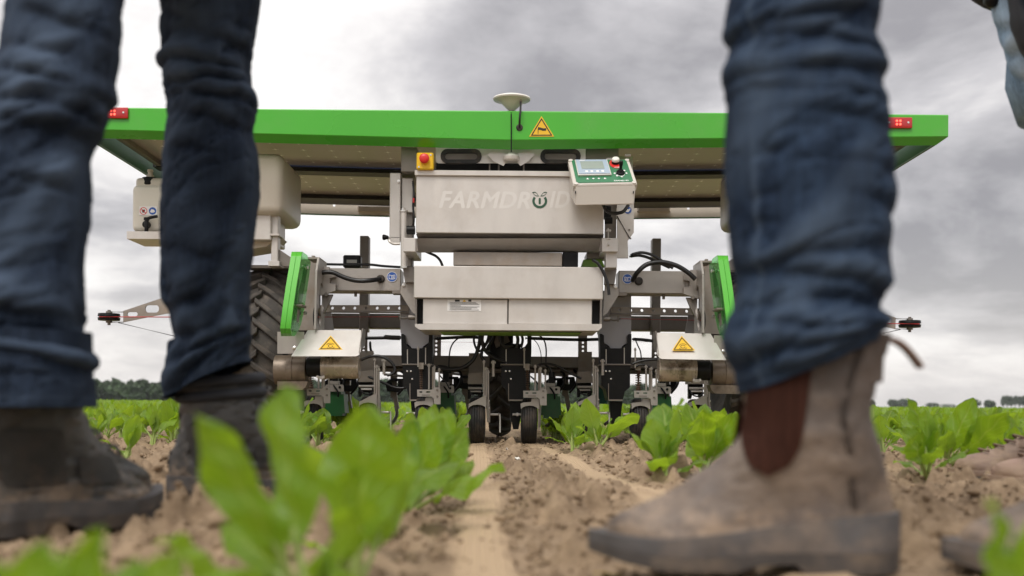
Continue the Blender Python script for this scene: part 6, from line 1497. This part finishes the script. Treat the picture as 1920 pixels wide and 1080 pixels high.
def shoe_parts(parent, org, ang, Ln, prof_f, prof_b, wid, sole, uppers, soles, top_scale=1.0, tread=None, welt=0.004, name='boot', extra=None, pitch=0.0, crease=0.0015):
    """a boot from level slices. local x runs from heel (0) to toe (Ln); prof_f / prof_b: (height, front x / back x); wid(x): half width of the foot;
    sole: list of (x, bottom, middle, top) heights"""
    c, s = math.cos(ang), math.sin(ang)
    cp, sp = math.cos(pitch), math.sin(pitch)
    def tr(x, y, z):
        x, z = x * cp - z * sp, x * sp + z * cp
        return (org[0] + x * c - y * s, org[1] + x * s + y * c, org[2] + z)
    zs = np.linspace(prof_f[0][0], prof_f[-1][0], 46); nu = 72
    xf = smooth_interp(zs, [p[0] for p in prof_f], [p[1] for p in prof_f]); xb = smooth_interp(zs, [p[0] for p in prof_b], [p[1] for p in prof_b])
    def half(z_i, x, u):
        zrel = (zs[z_i] - zs[0]) / (zs[-1] - zs[0])
        w0 = wid(x); shaft = 0.047 * top_scale
        # width falls off towards the ridge of the foot at this height, and grows to the shaft's above the ankle
        top = smooth_interp(np.array([x]), [p[1] for p in prof_f][::-1], [p[0] for p in prof_f][::-1])[0] if x > prof_f[-1][1] else zs[-1]
        q = np.clip(1 - (zs[z_i] - zs[0]) / max(top - zs[0], 1e-3), 0, 1)
        foot = w0 * (0.35 + 0.65 * q ** 0.42) if x > prof_f[-1][1] else w0
        a = np.clip((zs[z_i] - 0.07) / 0.07, 0, 1); return foot * (1 - a) + shaft * a
    V = []
    for i, z in enumerate(zs):
        mid = (xf[i] + xb[i]) / 2; h = (xf[i] - xb[i]) / 2
        for j in range(nu):
            t = 2 * PI * j / nu; cu, su = math.cos(t), math.sin(t)
            u = math.copysign(abs(cu) ** 0.82, cu); x = mid + h * u
            y = half(i, x, u) * math.copysign(abs(su) ** 0.85, su)
            n_ = fbm(np.array([x * 38 + 9]), np.array([z * 52 + y * 30]), 2)[0] - 0.5; cr = n_ * 0.004 - crease * math.exp(-(n_ / 0.05) ** 2)
            V.append(tr(x + cr, y + cr * (1 if y > 0 else -1), z))
    F = [tuple(q) for q in grid_faces(nu, len(zs), True)]
    # inside of the collar
    base = len(V)
    i = len(zs) - 1; mid = (xf[i] + xb[i]) / 2; h = (xf[i] - xb[i]) / 2
    for (sc, dz) in ((0.93, 0.0), (0.90, -0.05)):
        for j in range(nu):
            t = 2 * PI * j / nu; x = mid + h * sc * math.copysign(abs(math.cos(t)) ** 0.82, math.cos(t)); y = half(i, x, 0) * sc * math.copysign(abs(math.sin(t)) ** 0.85, math.sin(t)); V.append(tr(x, y, zs[i] + dz))
    for k in range(2):
        a = base - nu + k * nu
        for j in range(nu): F.append((a + j, a + (j + 1) % nu, a + nu + (j + 1) % nu, a + nu + j))
    bm = newbm(); vs = [bm.verts.new(v) for v in V]
    for f in F: bm.faces.new([vs[q] for q in f])
    b = obj(name, bm, uppers, parent, 80)
    # sole: two layers following the outline
    xs = np.linspace(0, 1, 61); sx = [q[0] for q in sole]
    def layer(lo, hi, grow, m, nm, notch=False):
        bm = newbm(); top_, bot_ = [], []
        def outl(u, side):
            x = -0.001 + (Ln + 0.006) * u; y = side * (wid(min(max(x, 0.004), Ln - 0.004)) + grow) * (1 - abs(2 * u - 1) ** 9) ** 0.5
            return x, y
        ring = [outl(0.5 - 0.5 * math.cos(PI * k / 44), 1) for k in range(45)] + [outl(0.5 - 0.5 * math.cos(PI * k / 44), -1) for k in range(43, 0, -1)]
        rows = []
        for f in (0, 0.5, 1):
            rows.append([bm.verts.new(tr(x + (0 if not tread or f == 1 else (0.0035 * (1 if x < Ln / 2 else -1) if (q_ // 2) % 2 else 0)), y * (1.0 + (0.02 if f == 0.5 else 0)) * (1 - (tread if tread and f < 1 and (q_ // 2) % 2 else 0)), float(np.interp(x, sx, [q[lo] for q in sole])) * (1 - f) + float(np.interp(x, sx, [q[hi] for q in sole])) * f)) for q_, (x, y) in enumerate(ring)])
        n = len(ring)
        for A, B in zip(rows, rows[1:]):
            for k in range(n): bm.faces.new((A[k], A[(k + 1) % n], B[(k + 1) % n], B[k]))
        for row, fl in ((rows[0], 1), (rows[-1], 0)):
            for k in range(1, 44):
                a, b2, c2, d2 = row[k - 1], row[k], row[(n - k)], row[(n - k + 1) % n]
                try: bm.faces.new((a, b2, c2, d2) if b2 is not c2 and a is not d2 else ((a, b2, c2) if a is d2 else (a, b2, d2)))
                except ValueError: pass
        return obj(nm, bm, m, b, 50)
    layer(2, 3, 0.004, soles[0], 'midsole'); layer(1, 2, 0.0035, soles[1], 'outsole')
    if extra: extra(b, tr, half, zs, xf, xb, nu)
    return b
def foot_width(Ln, heel=0.033, waist=0.033, ball=0.049):
    def w(x):
        u = x / Ln
        base = np.interp(u, [0, 0.06, 0.15, 0.32, 0.50, 0.68, 0.82, 0.92, 0.97, 1.0], [0.62 * heel, 0.88 * heel, heel, 0.95 * waist, waist * 1.1, ball, ball * 0.93, ball * 0.74, ball * 0.5, ball * 0.22])
        return float(base)
    return w
def flip_x(px, py, D, heel_px): return None

# ---- the walker on the right: navy jeans over dusty brown ankle boots
P2 = thing('person', 'walking person in navy jeans and dusty brown elastic-sided ankle boots', 'person', (0.55, 1.16, 0))
D2 = 1.18
def chelsea(parent, org, ang, pitch=0.0, side=1):
    L_ = 0.317
    pf = [(0.034, 0.300), (0.044, 0.305), (0.054, 0.296), (0.066, 0.268), (0.080, 0.240), (0.098, 0.212), (0.118, 0.185), (0.138, 0.166), (0.160, 0.160), (0.190, 0.163), (0.225, 0.168), (0.245, 0.170)]
    pb = [(0.034, 0.006), (0.060, 0.006), (0.085, 0.012), (0.110, 0.016), (0.140, 0.026), (0.165, 0.031), (0.190, 0.028), (0.215, 0.020), (0.245, 0.012)]
    sole = [(-0.01, 0.004, 0.026, 0.062), (0.02, 0.000, 0.022, 0.061), (0.105, 0.000, 0.022, 0.054), (0.113, 0.010, 0.022, 0.052), (0.150, 0.010, 0.022, 0.047), (0.175, 0.003, 0.019, 0.043), (0.25, 0.004, 0.018, 0.036), (0.29, 0.012, 0.024, 0.038), (0.33, 0.022, 0.030, 0.042)]
    def extra(b, tr, half, zs, xf, xb, nu):
        for s in (-1, 1):
            bm = newbm(); G = []
            z0, z1 = 0.100, 0.238
            for k in range(15):
                z = z0 + (z1 - z0) * k / 14; i = int(np.argmin(abs(zs - z)))
                q = min(1.0, k / 4.0); wd = 0.0265 * (1 - (1 - q) ** 2.2) ** 0.5 + 0.0005
                cxx = 0.128 + 0.018 * (1 - k / 14)
                row = []
                for j in range(9):
                    x = cxx + wd * (j / 4 - 1); mid = (xf[i] + xb[i]) / 2; h = (xf[i] - xb[i]) / 2
                    u = max(-0.99, min(0.99, (x - mid) / h)); cu = math.copysign(abs(u) ** (1 / 0.82), u); y = half(i, x, u) * (1 - cu * cu) ** 0.425
                    row.append(bm.verts.new(tr(x, s * (y + 0.0062), z)))
                G.append(row)
            for A, B in zip(G, G[1:]):
                for j in range(8): bm.faces.new((A[j], A[j + 1], B[j + 1], B[j]))
            bmesh.ops.solidify(bm, geom=bm.faces[:], thickness=0.002)
            obj('elastic_gusset', bm, elastic_m, b, 60)
        bm = newbm(); n = 9; ring = []
        for k in range(n):
            t = k / (n - 1); x = 0.020 - 0.055 * math.sin(PI * t * 0.5) ; z = 0.238 + 0.010 * math.sin(PI * t) - 0.028 * t; x = 0.022 - 0.043 * t
            ring.append([bm.verts.new(tr(x, y, z)) for y in (-0.011, 0.011)] + [bm.verts.new(tr(x, y, z + 0.004)) for y in (0.011, -0.011)])
        for A, B in zip(ring, ring[1:]):
            for j in range(4): bm.faces.new((A[j], A[(j + 1) % 4], B[(j + 1) % 4], B[j]))
        bm.faces.new(ring[0]); bm.faces.new(ring[-1][::-1]); obj('pull_tab', bm, tab_m, b)
        # stitched back seam strip
        bm = newbm(); G = []
        for k in range(20):
            z = 0.066 + 0.17 * k / 19; i = int(np.argmin(abs(zs - z))); x = xb[i] + 0.046 - 0.010 * k / 19
            for s in (-1,):
                mid = (xf[i] + xb[i]) / 2; h = (xf[i] - xb[i]) / 2; row = []
                for dx in (-0.004, 0.004):
                    u = max(-0.99, min(0.99, (x + dx - mid) / h)); cu = math.copysign(abs(u) ** (1 / 0.82), u); y = half(i, x + dx, u) * (1 - cu * cu) ** 0.425; row.append(bm.verts.new(tr(x + dx, side * (y + 0.0006), z)))
            G.append(row)
        for A, B in zip(G, G[1:]): bm.faces.new((A[0], A[1], B[1], B[0]))
        bmesh.ops.solidify(bm, geom=bm.faces[:], thickness=0.0012); obj('seam_strip', bm, boot_brown, b, 60)
    return shoe_parts(parent, org, ang, L_, pf, pb, foot_width(L_), sole, boot_brown, (sole_grey, sole_dark), 1.02, extra=extra, pitch=pitch)
heel = W(1684, 1053, D2)
chelsea(P2, (heel.x, D2, -0.005), R(180), 0.0, 1)
rows2 = [(-560, 1640, 1960), (-420, 1560, 1880), (-260, 1460, 1780), (-120, 1395, 1690), (0, 1365, 1650), (55, 1358, 1639), (83, 1369, 1636), (133, 1358, 1654), (165, 1360, 1650), (194, 1365, 1658), (250, 1361, 1661), (305, 1360, 1671), (389, 1365, 1668), (472, 1372, 1664), (544, 1383, 1658), (575, 1380, 1645), (590, 1366, 1656), (610, 1360, 1664), (635, 1366, 1660), (655, 1376, 1652), (675, 1386, 1646)]
folds2 = [(-20, 0.1, 0, 80, 0.006, 13), (45, -0.10, -10, 75, 0.010, 14), (88, 0.10, 15, 80, 0.009, 13), (132, -0.06, 0, 80, 0.010, 15), (178, 0.12, 20, 70, 0.007, 14), (228, 0.10, 30, 50, 0.004, 14), (300, 0.10, 40, 40, 0.004, 18), (370, 0.25, 60, 40, 0.004, 22), (455, -0.25, -5, 60, 0.007, 22), (505, 0.20, 20, 65, 0.009, 20), (545, -0.15, -20, 75, 0.012, 18), (590, 0.15, 10, 80, 0.013, 18), (622, -0.15, -20, 70, 0.012, 15), (655, -0.1, -30, 60, 0.009, 14)]
Dleg2 = lambda y: 1.18 if y > 0 else 1.18 - 0.02 * y / 560
link('jeans', trouser_leg(rows2, Dleg2, folds2, tilt=(0.030, 0.0), seed=1, seam=-52, rand=0.35), denim_navy, P2, 180)
# the other boot, a step behind, its leg outside the picture
D2b = 1.13
toe2 = W(1803, 1035, D2b)
chelsea(P2, (toe2.x + 0.317, D2b + 0.02, -0.010), R(176), 0.0, 1)
rows2b = [(-560, 1700, 2010), (-300, 1790, 2090), (0, 1935, 2200), (300, 2000, 2270), (560, 2060, 2310), (720, 2110, 2340), (800, 2120, 2350)]
link('jeans', trouser_leg(rows2b, lambda y: 1.13, [(100, 0, 0, 80, 0.008, 20), (600, 0, 0, 80, 0.01, 20)], seed=2, nz=90, na=60), denim_navy, P2, 180)

# ---- the person on the left: dark jeans over black hiking boots
P1 = thing('person', 'person standing in dark jeans and scuffed black hiking boots', 'person', (-0.52, 1.6, 0))
def hiking(parent, org, ang, Ln=0.315):
    pf = [(0.030, 0.300), (0.048, 0.306), (0.066, 0.298), (0.080, 0.272), (0.096, 0.238), (0.115, 0.206), (0.135, 0.184), (0.160, 0.170), (0.190, 0.164), (0.215, 0.162)]
    pb = [(0.030, 0.004), (0.055, 0.002), (0.085, 0.010), (0.115, 0.020), (0.145, 0.024), (0.175, 0.020), (0.215, 0.012)]
    sole = [(-0.01, 0.006, 0.022, 0.044), (0.02, 0.000, 0.020, 0.044), (0.095, 0.000, 0.020, 0.042), (0.105, 0.012, 0.021, 0.041), (0.13, 0.012, 0.021, 0.040), (0.15, 0.000, 0.018, 0.038), (0.24, 0.000, 0.018, 0.036), (0.29, 0.010, 0.026, 0.044), (0.33, 0.024, 0.034, 0.052)]
    def extra(b, tr, half, zs, xf, xb, nu):
        # padded collar rings, rand, laces, heel loop
        def band(z, x0, x1, r, m, nm, n=26):
            bm = newbm(); pts = []
            i = int(np.argmin(abs(zs - z))); mid = (xf[i] + xb[i]) / 2; h = (xf[i] - xb[i]) / 2
            for k in range(n):
                t = R(30) + R(300) * k / (n - 1); u = math.cos(t); x = mid + h * math.copysign(abs(u) ** 0.82, u); y = half(i, x, u) * math.copysign(abs(math.sin(t)) ** 0.85, math.sin(t)); pts.append(tr(x, y * 1.02, z + (x - mid) * 0.10))
            tube(bm, pts, r, 8, False); obj(nm, bm, m, b, 60)
        band(0.205, 0, 0, 0.010, coat_m, 'padded_collar'); band(0.182, 0, 0, 0.009, coat_m, 'padded_collar')
        for s in (-1, 1):
            # side panels: stitched overlays standing 2 mm proud
            for (xa, xb_, za, zb_) in ((0.045, 0.13, 0.062, 0.13), (0.15, 0.21, 0.060, 0.095)):
                bm = newbm(); G = []
                for k in range(9):
                    z = za + (zb_ - za) * k / 8; i = int(np.argmin(abs(zs - z))); row = []
                    for j in range(9):
                        x = xa + (xb_ - xa) * j / 8 - 0.25 * (z - za); mid = (xf[i] + xb[i]) / 2; h = (xf[i] - xb[i]) / 2; u = max(-0.99, min(0.99, (x - mid) / h)); cu = math.copysign(abs(u) ** (1 / 0.82), u)
                        row.append(bm.verts.new(tr(x, s * (half(i, x, u) * (1 - cu * cu) ** 0.425 + 0.0035), z)))
                    G.append(row)
                for A, B in zip(G, G[1:]):
                    for j in range(8): bm.faces.new((A[j], A[j + 1], B[j + 1], B[j]))
                bmesh.ops.solidify(bm, geom=bm.faces[:], thickness=0.003); obj('side_overlay', bm, suede, b, 60)
        for k in range(5):
            z = 0.100 + 0.022 * k; i = int(np.argmin(abs(zs - z))); bm = newbm()
            tube(bm, [tr(xf[i] - 0.006, -0.026, z - 0.004), tr(xf[i] + 0.006, 0, z + 0.006), tr(xf[i] - 0.006, 0.026, z + 0.010)], 0.0028, 8); obj('lace', bm, mat('lace_cord', (0.05, 0.045, 0.04), 0.8) if 'lace_cord' not in MATS else MATS['lace_cord'], b, 60)
        bm = newbm(); tube(bm, [tr(0.014, 0, 0.195), tr(-0.006, 0, 0.212), tr(0.006, 0, 0.232), tr(0.016, 0, 0.215)], 0.005, 8); obj('heel_loop', bm, coat_m, b, 60)
    return shoe_parts(parent, org, ang, Ln, pf, pb, foot_width(Ln, 0.036, 0.036, 0.052), sole, boot_black, (sole_grey, sole_dark), 1.06, extra=extra, tread=0.055, crease=0.006)
D1a, D1b = 1.38, 1.90
hx = W(-30, 1000, 1.34).x
hiking(P1, (-0.665, 1.36, -0.004), R(60))
hx = W(302, 930, D1b).x
hiking(P1, (hx, 1.93, -0.006), R(16))
rows1 = [(-470, 60, 330), (-250, 45, 280), (-100, 30, 245), (0, 21, 228), (52, 13, 223), (104, 3, 220), (155, -12, 211), (190, -25, 210), (205, -30, 197), (232, -42, 190), (249, -50, 187), (268, -60, 174), (280, -65, 168), (311, -75, 162), (363, -85, 166), (415, -95, 163), (467, -105, 156), (518, -112, 151), (553, -115, 152), (580, -116, 154), (608, -118, 149), (630, -120, 140), (645, -120, 138), (660, -122, 156), (676, -122, 167), (695, -122, 168), (728, -120, 172), (767, -115, 176)]
folds1 = [(40, 0.25, 10, 60, 0.006, 22), (110, 0.25, 20, 60, 0.006, 18), (160, 0.2, 30, 65, 0.008, 16), (205, 0.15, 35, 70, 0.011, 17), (248, 0.20, 40, 60, 0.009, 16), (320, 0.2, 10, 50, 0.004, 25), (440, -0.2, -10, 60, 0.005, 30), (560, 0.2, 20, 60, 0.007, 26), (610, 0.15, 40, 70, 0.011, 18), (660, 0.2, 30, 75, 0.012, 16), (700, -0.15, 0, 70, 0.008, 16)]
Dleg1 = lambda y: 1.40 + max(0, (700 - y)) / 1170 * 0.10
link('jeans', trouser_leg(rows1, Dleg1, folds1, tilt=(0.0, 0.0), seed=3), denim_dark, P1, 180)
rows1b = [(-330, 270, 470), (-200, 285, 488), (-80, 298, 492), (0, 303, 487), (52, 305, 482), (104, 306, 470), (122, 301, 468), (138, 308, 467), (155, 315, 469), (182, 313, 478), (207, 316, 482), (249, 314, 474), (290, 310, 482), (363, 304, 485), (415, 302, 480), (467, 302, 475), (518, 302, 470), (560, 306, 467), (600, 320, 468), (640, 329, 470), (660, 320, 468), (690, 310, 466), (715, 309, 467)]
folds1b = [(30, 0.15, -20, 60, 0.006, 18), (75, 0.15, 10, 70, 0.007, 14), (118, 0.06, -10, 85, 0.011, 12), (150, -0.08, 10, 80, 0.010, 13), (185, 0.06, 20, 75, 0.009, 13), (222, 0.12, 10, 60, 0.006, 13), (275, 0.1, 0, 50, 0.004, 18), (450, 0.2, 10, 60, 0.004, 30), (540, -0.2, -20, 60, 0.006, 24), (590, -0.25, 10, 70, 0.009, 20), (630, -0.3, 0, 75, 0.010, 17), (668, -0.3, 0, 75, 0.009, 16)]
Dleg1b = lambda y: 1.92 - max(0, (700 - y)) / 1030 * 0.13
link('jeans', trouser_leg(rows1b, Dleg1b, folds1b, tilt=(0.032, 0.0), seed=5), denim_dark, P1, 180)

# ---- the third person, almost wholly outside the picture on the right
P3 = thing('person', 'person at the right edge in pale blue jeans and muddy brown laced shoes', 'person', (1.25, 2.45, 0))
rows3 = [(-330, 1835, 2050), (-150, 1845, 2050), (0, 1868, 2040), (50, 1879, 2040), (80, 1888, 2042), (120, 1901, 2048), (145, 1914, 2055), (250, 1955, 2085), (400, 1985, 2110), (600, 2005, 2125), (820, 2015, 2130)]
link('jeans', trouser_leg(rows3, lambda y: 2.40, [(40, 0.3, -60, 50, 0.006, 14), (90, 0.3, -60, 50, 0.007, 14), (130, 0.3, -60, 50, 0.006, 14)], seed=8, nz=140, na=72), denim_light, P3, 180)
rows3d = [(-330, 1905, 2100), (0, 1960, 2120), (200, 2010, 2150), (500, 2040, 2165), (790, 2055, 2165)]
link('jeans', trouser_leg(rows3d, lambda y: 2.62, [(100, 0.3, -60, 50, 0.006, 14)], seed=10, nz=100, na=60), denim_light, P3, 180)
rows3c = [(-400, 1850, 2080), (-200, 1870, 2080), (0, 1897, 2075), (40, 1903, 2070), (75, 1913, 2060), (95, 1930, 2050)]
link('coat', trouser_leg(rows3c, lambda y: 2.33, [], seed=9, nz=60, na=60, ratio=0.9), coat_m, P3, 180)
bm = newbm(); pbox(bm, 1853, -46, 1880, 8, 2.385, 0.035, 0.010); p = obj('belt_pouch', bm, black_m, P3, 60)
bm = newbm(); pbox(bm, 1852, -30, 1881, -24, 2.382, 0.041, 0.002); obj('pouch_flap', bm, rubber, p)
def low_shoe(parent, org, ang, Ln=0.30):
    pf = [(0.022, 0.286), (0.034, 0.292), (0.048, 0.284), (0.058, 0.262), (0.068, 0.225), (0.080, 0.190), (0.092, 0.165), (0.102, 0.150)]
    pb = [(0.022, 0.004), (0.05, 0.004), (0.075, 0.010), (0.102, 0.014)]
    sole = [(-0.01, 0.004, 0.014, 0.028), (0.02, 0.0, 0.013, 0.028), (0.15, 0.0, 0.013, 0.026), (0.25, 0.002, 0.013, 0.025), (0.32, 0.014, 0.02, 0.031)]
    def extra(b, tr, half, zs, xf, xb, nu):
        for k in range(4):
            z = 0.066 + 0.011 * k; i = int(np.argmin(abs(zs - z))); bm = newbm()
            tube(bm, [tr(xf[i] - 0.012, -0.028, z - 0.002), tr(xf[i] + 0.004, -0.004, z + 0.008), tr(xf[i] - 0.010, 0.026, z + 0.004)], 0.0026, 8); obj('lace', bm, brown_m, b, 60)
    return shoe_parts(parent, org, ang, Ln, pf, pb, foot_width(Ln, 0.032, 0.034, 0.047), sole, shoe_brown, (shoe_brown, sole_dark), 0.95, extra=extra, name='shoe')
t = W(1811, 880, 2.56); low_shoe(P3, (t.x + 0.292, 2.60, -0.004), R(172))
t = W(1863, 890, 2.36); low_shoe(P3, (t.x + 0.290, 2.33, -0.004), R(168))

def upper_body(parent, hip, facing, coat, hem=0.92, trousers=None):
    """hips, torso, arms and head above the picture's edge, so that the figure is whole from anywhere"""
    c, s = math.cos(facing), math.sin(facing)
    def tr(f, l, z): return Vector((hip[0] + f * c - l * s, hip[1] + f * s + l * c, z))
    def loft(name, secs, m, n=28):
        bm = newbm(); rows = []
        for (z, f0, rf, rl) in secs: rows.append([bm.verts.new(tr(f0 + rf * math.cos(2 * PI * i / n), rl * math.sin(2 * PI * i / n), z)) for i in range(n)])
        for A, B in zip(rows, rows[1:]):
            for i in range(n): bm.faces.new((A[i], A[(i + 1) % n], B[(i + 1) % n], B[i]))
        bm.faces.new(rows[0][::-1]); bm.faces.new(rows[-1]); return obj(name, bm, m, parent, 80)
    loft('trouser_seat', [(0.80, 0, 0.09, 0.15), (0.88, 0, 0.115, 0.175), (0.98, 0, 0.11, 0.17), (1.04, 0, 0.10, 0.155)], trousers)
    loft('jacket', [(hem, 0, 0.125, 0.185), (1.07, 0, 0.12, 0.17), (1.2, 0, 0.125, 0.175), (1.35, 0, 0.125, 0.195), (1.44, 0, 0.10, 0.19), (1.49, 0, 0.07, 0.11), (1.53, 0, 0.058, 0.06)], coat)
    for q in (-1, 1):
        bm = newbm(); tube(bm, [tr(0, q * 0.19, 1.42), tr(-0.01, q * 0.235, 1.28), tr(0.03, q * 0.25, 1.16), tr(0.12, q * 0.20, 1.17), tr(0.185, q * 0.10, 1.22)], 0.048, 14, True, 5); obj('sleeve', bm, coat, parent, 80)
    bm = newbm()
    lathe(bm, tr(0.01, 0, 1.50), (0, 0, 1), [(0, 0.055), (0.06, 0.052), (0.08, 0.06), (0.12, 0.075), (0.17, 0.08), (0.22, 0.078), (0.26, 0.06), (0.285, 0.03), (0.29, 0)], 28)
    lathe(bm, tr(0.085, 0, 1.645), tuple(tr(1, 0, 0) - tr(0, 0, 0)), [(0, 0.016), (0.018, 0.011), (0.022, 0)], 12)
    for q in (-1, 1):
        zq = 1.225 + 0.02 * q
        tube(bm, [tr(0.18, q * 0.11, zq), tr(0.205, q * 0.06, zq + 0.005), tr(0.21, q * 0.01, zq + 0.005)], [0.026, 0.03, 0.034] + [0.032] * 30, 10)
        for k in range(4): tube(bm, [tr(0.212, q * 0.02, zq - 0.022 + 0.017 * k), tr(0.216, -q * 0.02, zq - 0.024 + 0.018 * k), tr(0.205, -q * (0.055 + 0.006 * (k % 3)), zq - 0.024 + 0.018 * k)], 0.0085, 8)
        tube(bm, [tr(0.21, q * 0.05, zq + 0.03), tr(0.222, q * 0.02, zq + 0.05), tr(0.220, -q * 0.005, zq + 0.055)], 0.010, 8)
        lathe(bm, tr(0.01, q * 0.078, 1.64), tuple((tr(0, q, 0) - tr(0, 0, 0))), [(-0.01, 0.022), (0.008, 0.026), (0.012, 0)], 12)
    obj('body', bm, skin_m, parent, 80)
    bm = newbm(); lathe(bm, tr(-0.012, 0, 1.655), (-0.12 * c, -0.12 * s, 1), [(0, 0.083), (0.06, 0.088), (0.11, 0.070), (0.14, 0.035), (0.148, 0)], 24); obj('hair', bm, hair_m, parent, 80)
upper_body(P1, (-0.52, 1.64), R(18), coat_m, trousers=denim_dark)
upper_body(P2, (0.50, 1.16), R(180), mat('olive_jacket', (0.05, 0.055, 0.035), 0.8), trousers=denim_navy)
upper_body(P3, (1.19, 2.46), R(172), coat_m, 1.045, trousers=denim_light)

# ------------------------------------------------------------------ small things on the soil
def scrap(px, py, label, name, cat, m, sx, sz, seed):
    D = 352.0 / (py - HY); p = W(px, py, D); z = gz(p.x, D) + 0.002
    rr = random.Random(seed); bm = newbm(); vs = [bm.verts.new((p.x + sx * math.cos(a) * rr.uniform(0.6, 1.1), D + sx * math.sin(a) * rr.uniform(0.6, 1.1), z + sz * rr.random())) for a in [i * PI / 4 for i in range(8)]]
    bm.faces.new(vs); bmesh.ops.triangulate(bm, faces=bm.faces[:]); bmesh.ops.solidify(bm, geom=bm.faces[:], thickness=0.0012)
    o = obj(name, bm, m, None, 0); tag(o, label, cat)
scrap(955, 842, 'small white paper scrap lying on the soil before the middle press wheels', 'paper_scrap', 'paper scrap', print_w, 0.014, 0.018, 1)
scrap(970, 861, 'tiny white root fragment on the soil between the wheel tracks', 'root_fragment', 'root fragment', white_p, 0.009, 0.010, 2)
scrap(1147, 1050, 'dry yellow leaf scrap under the toe of the brown boot', 'leaf_scrap', 'leaf scrap', mat('dry_leaf', (0.40, 0.30, 0.04), 0.7), 0.020, 0.010, 3)
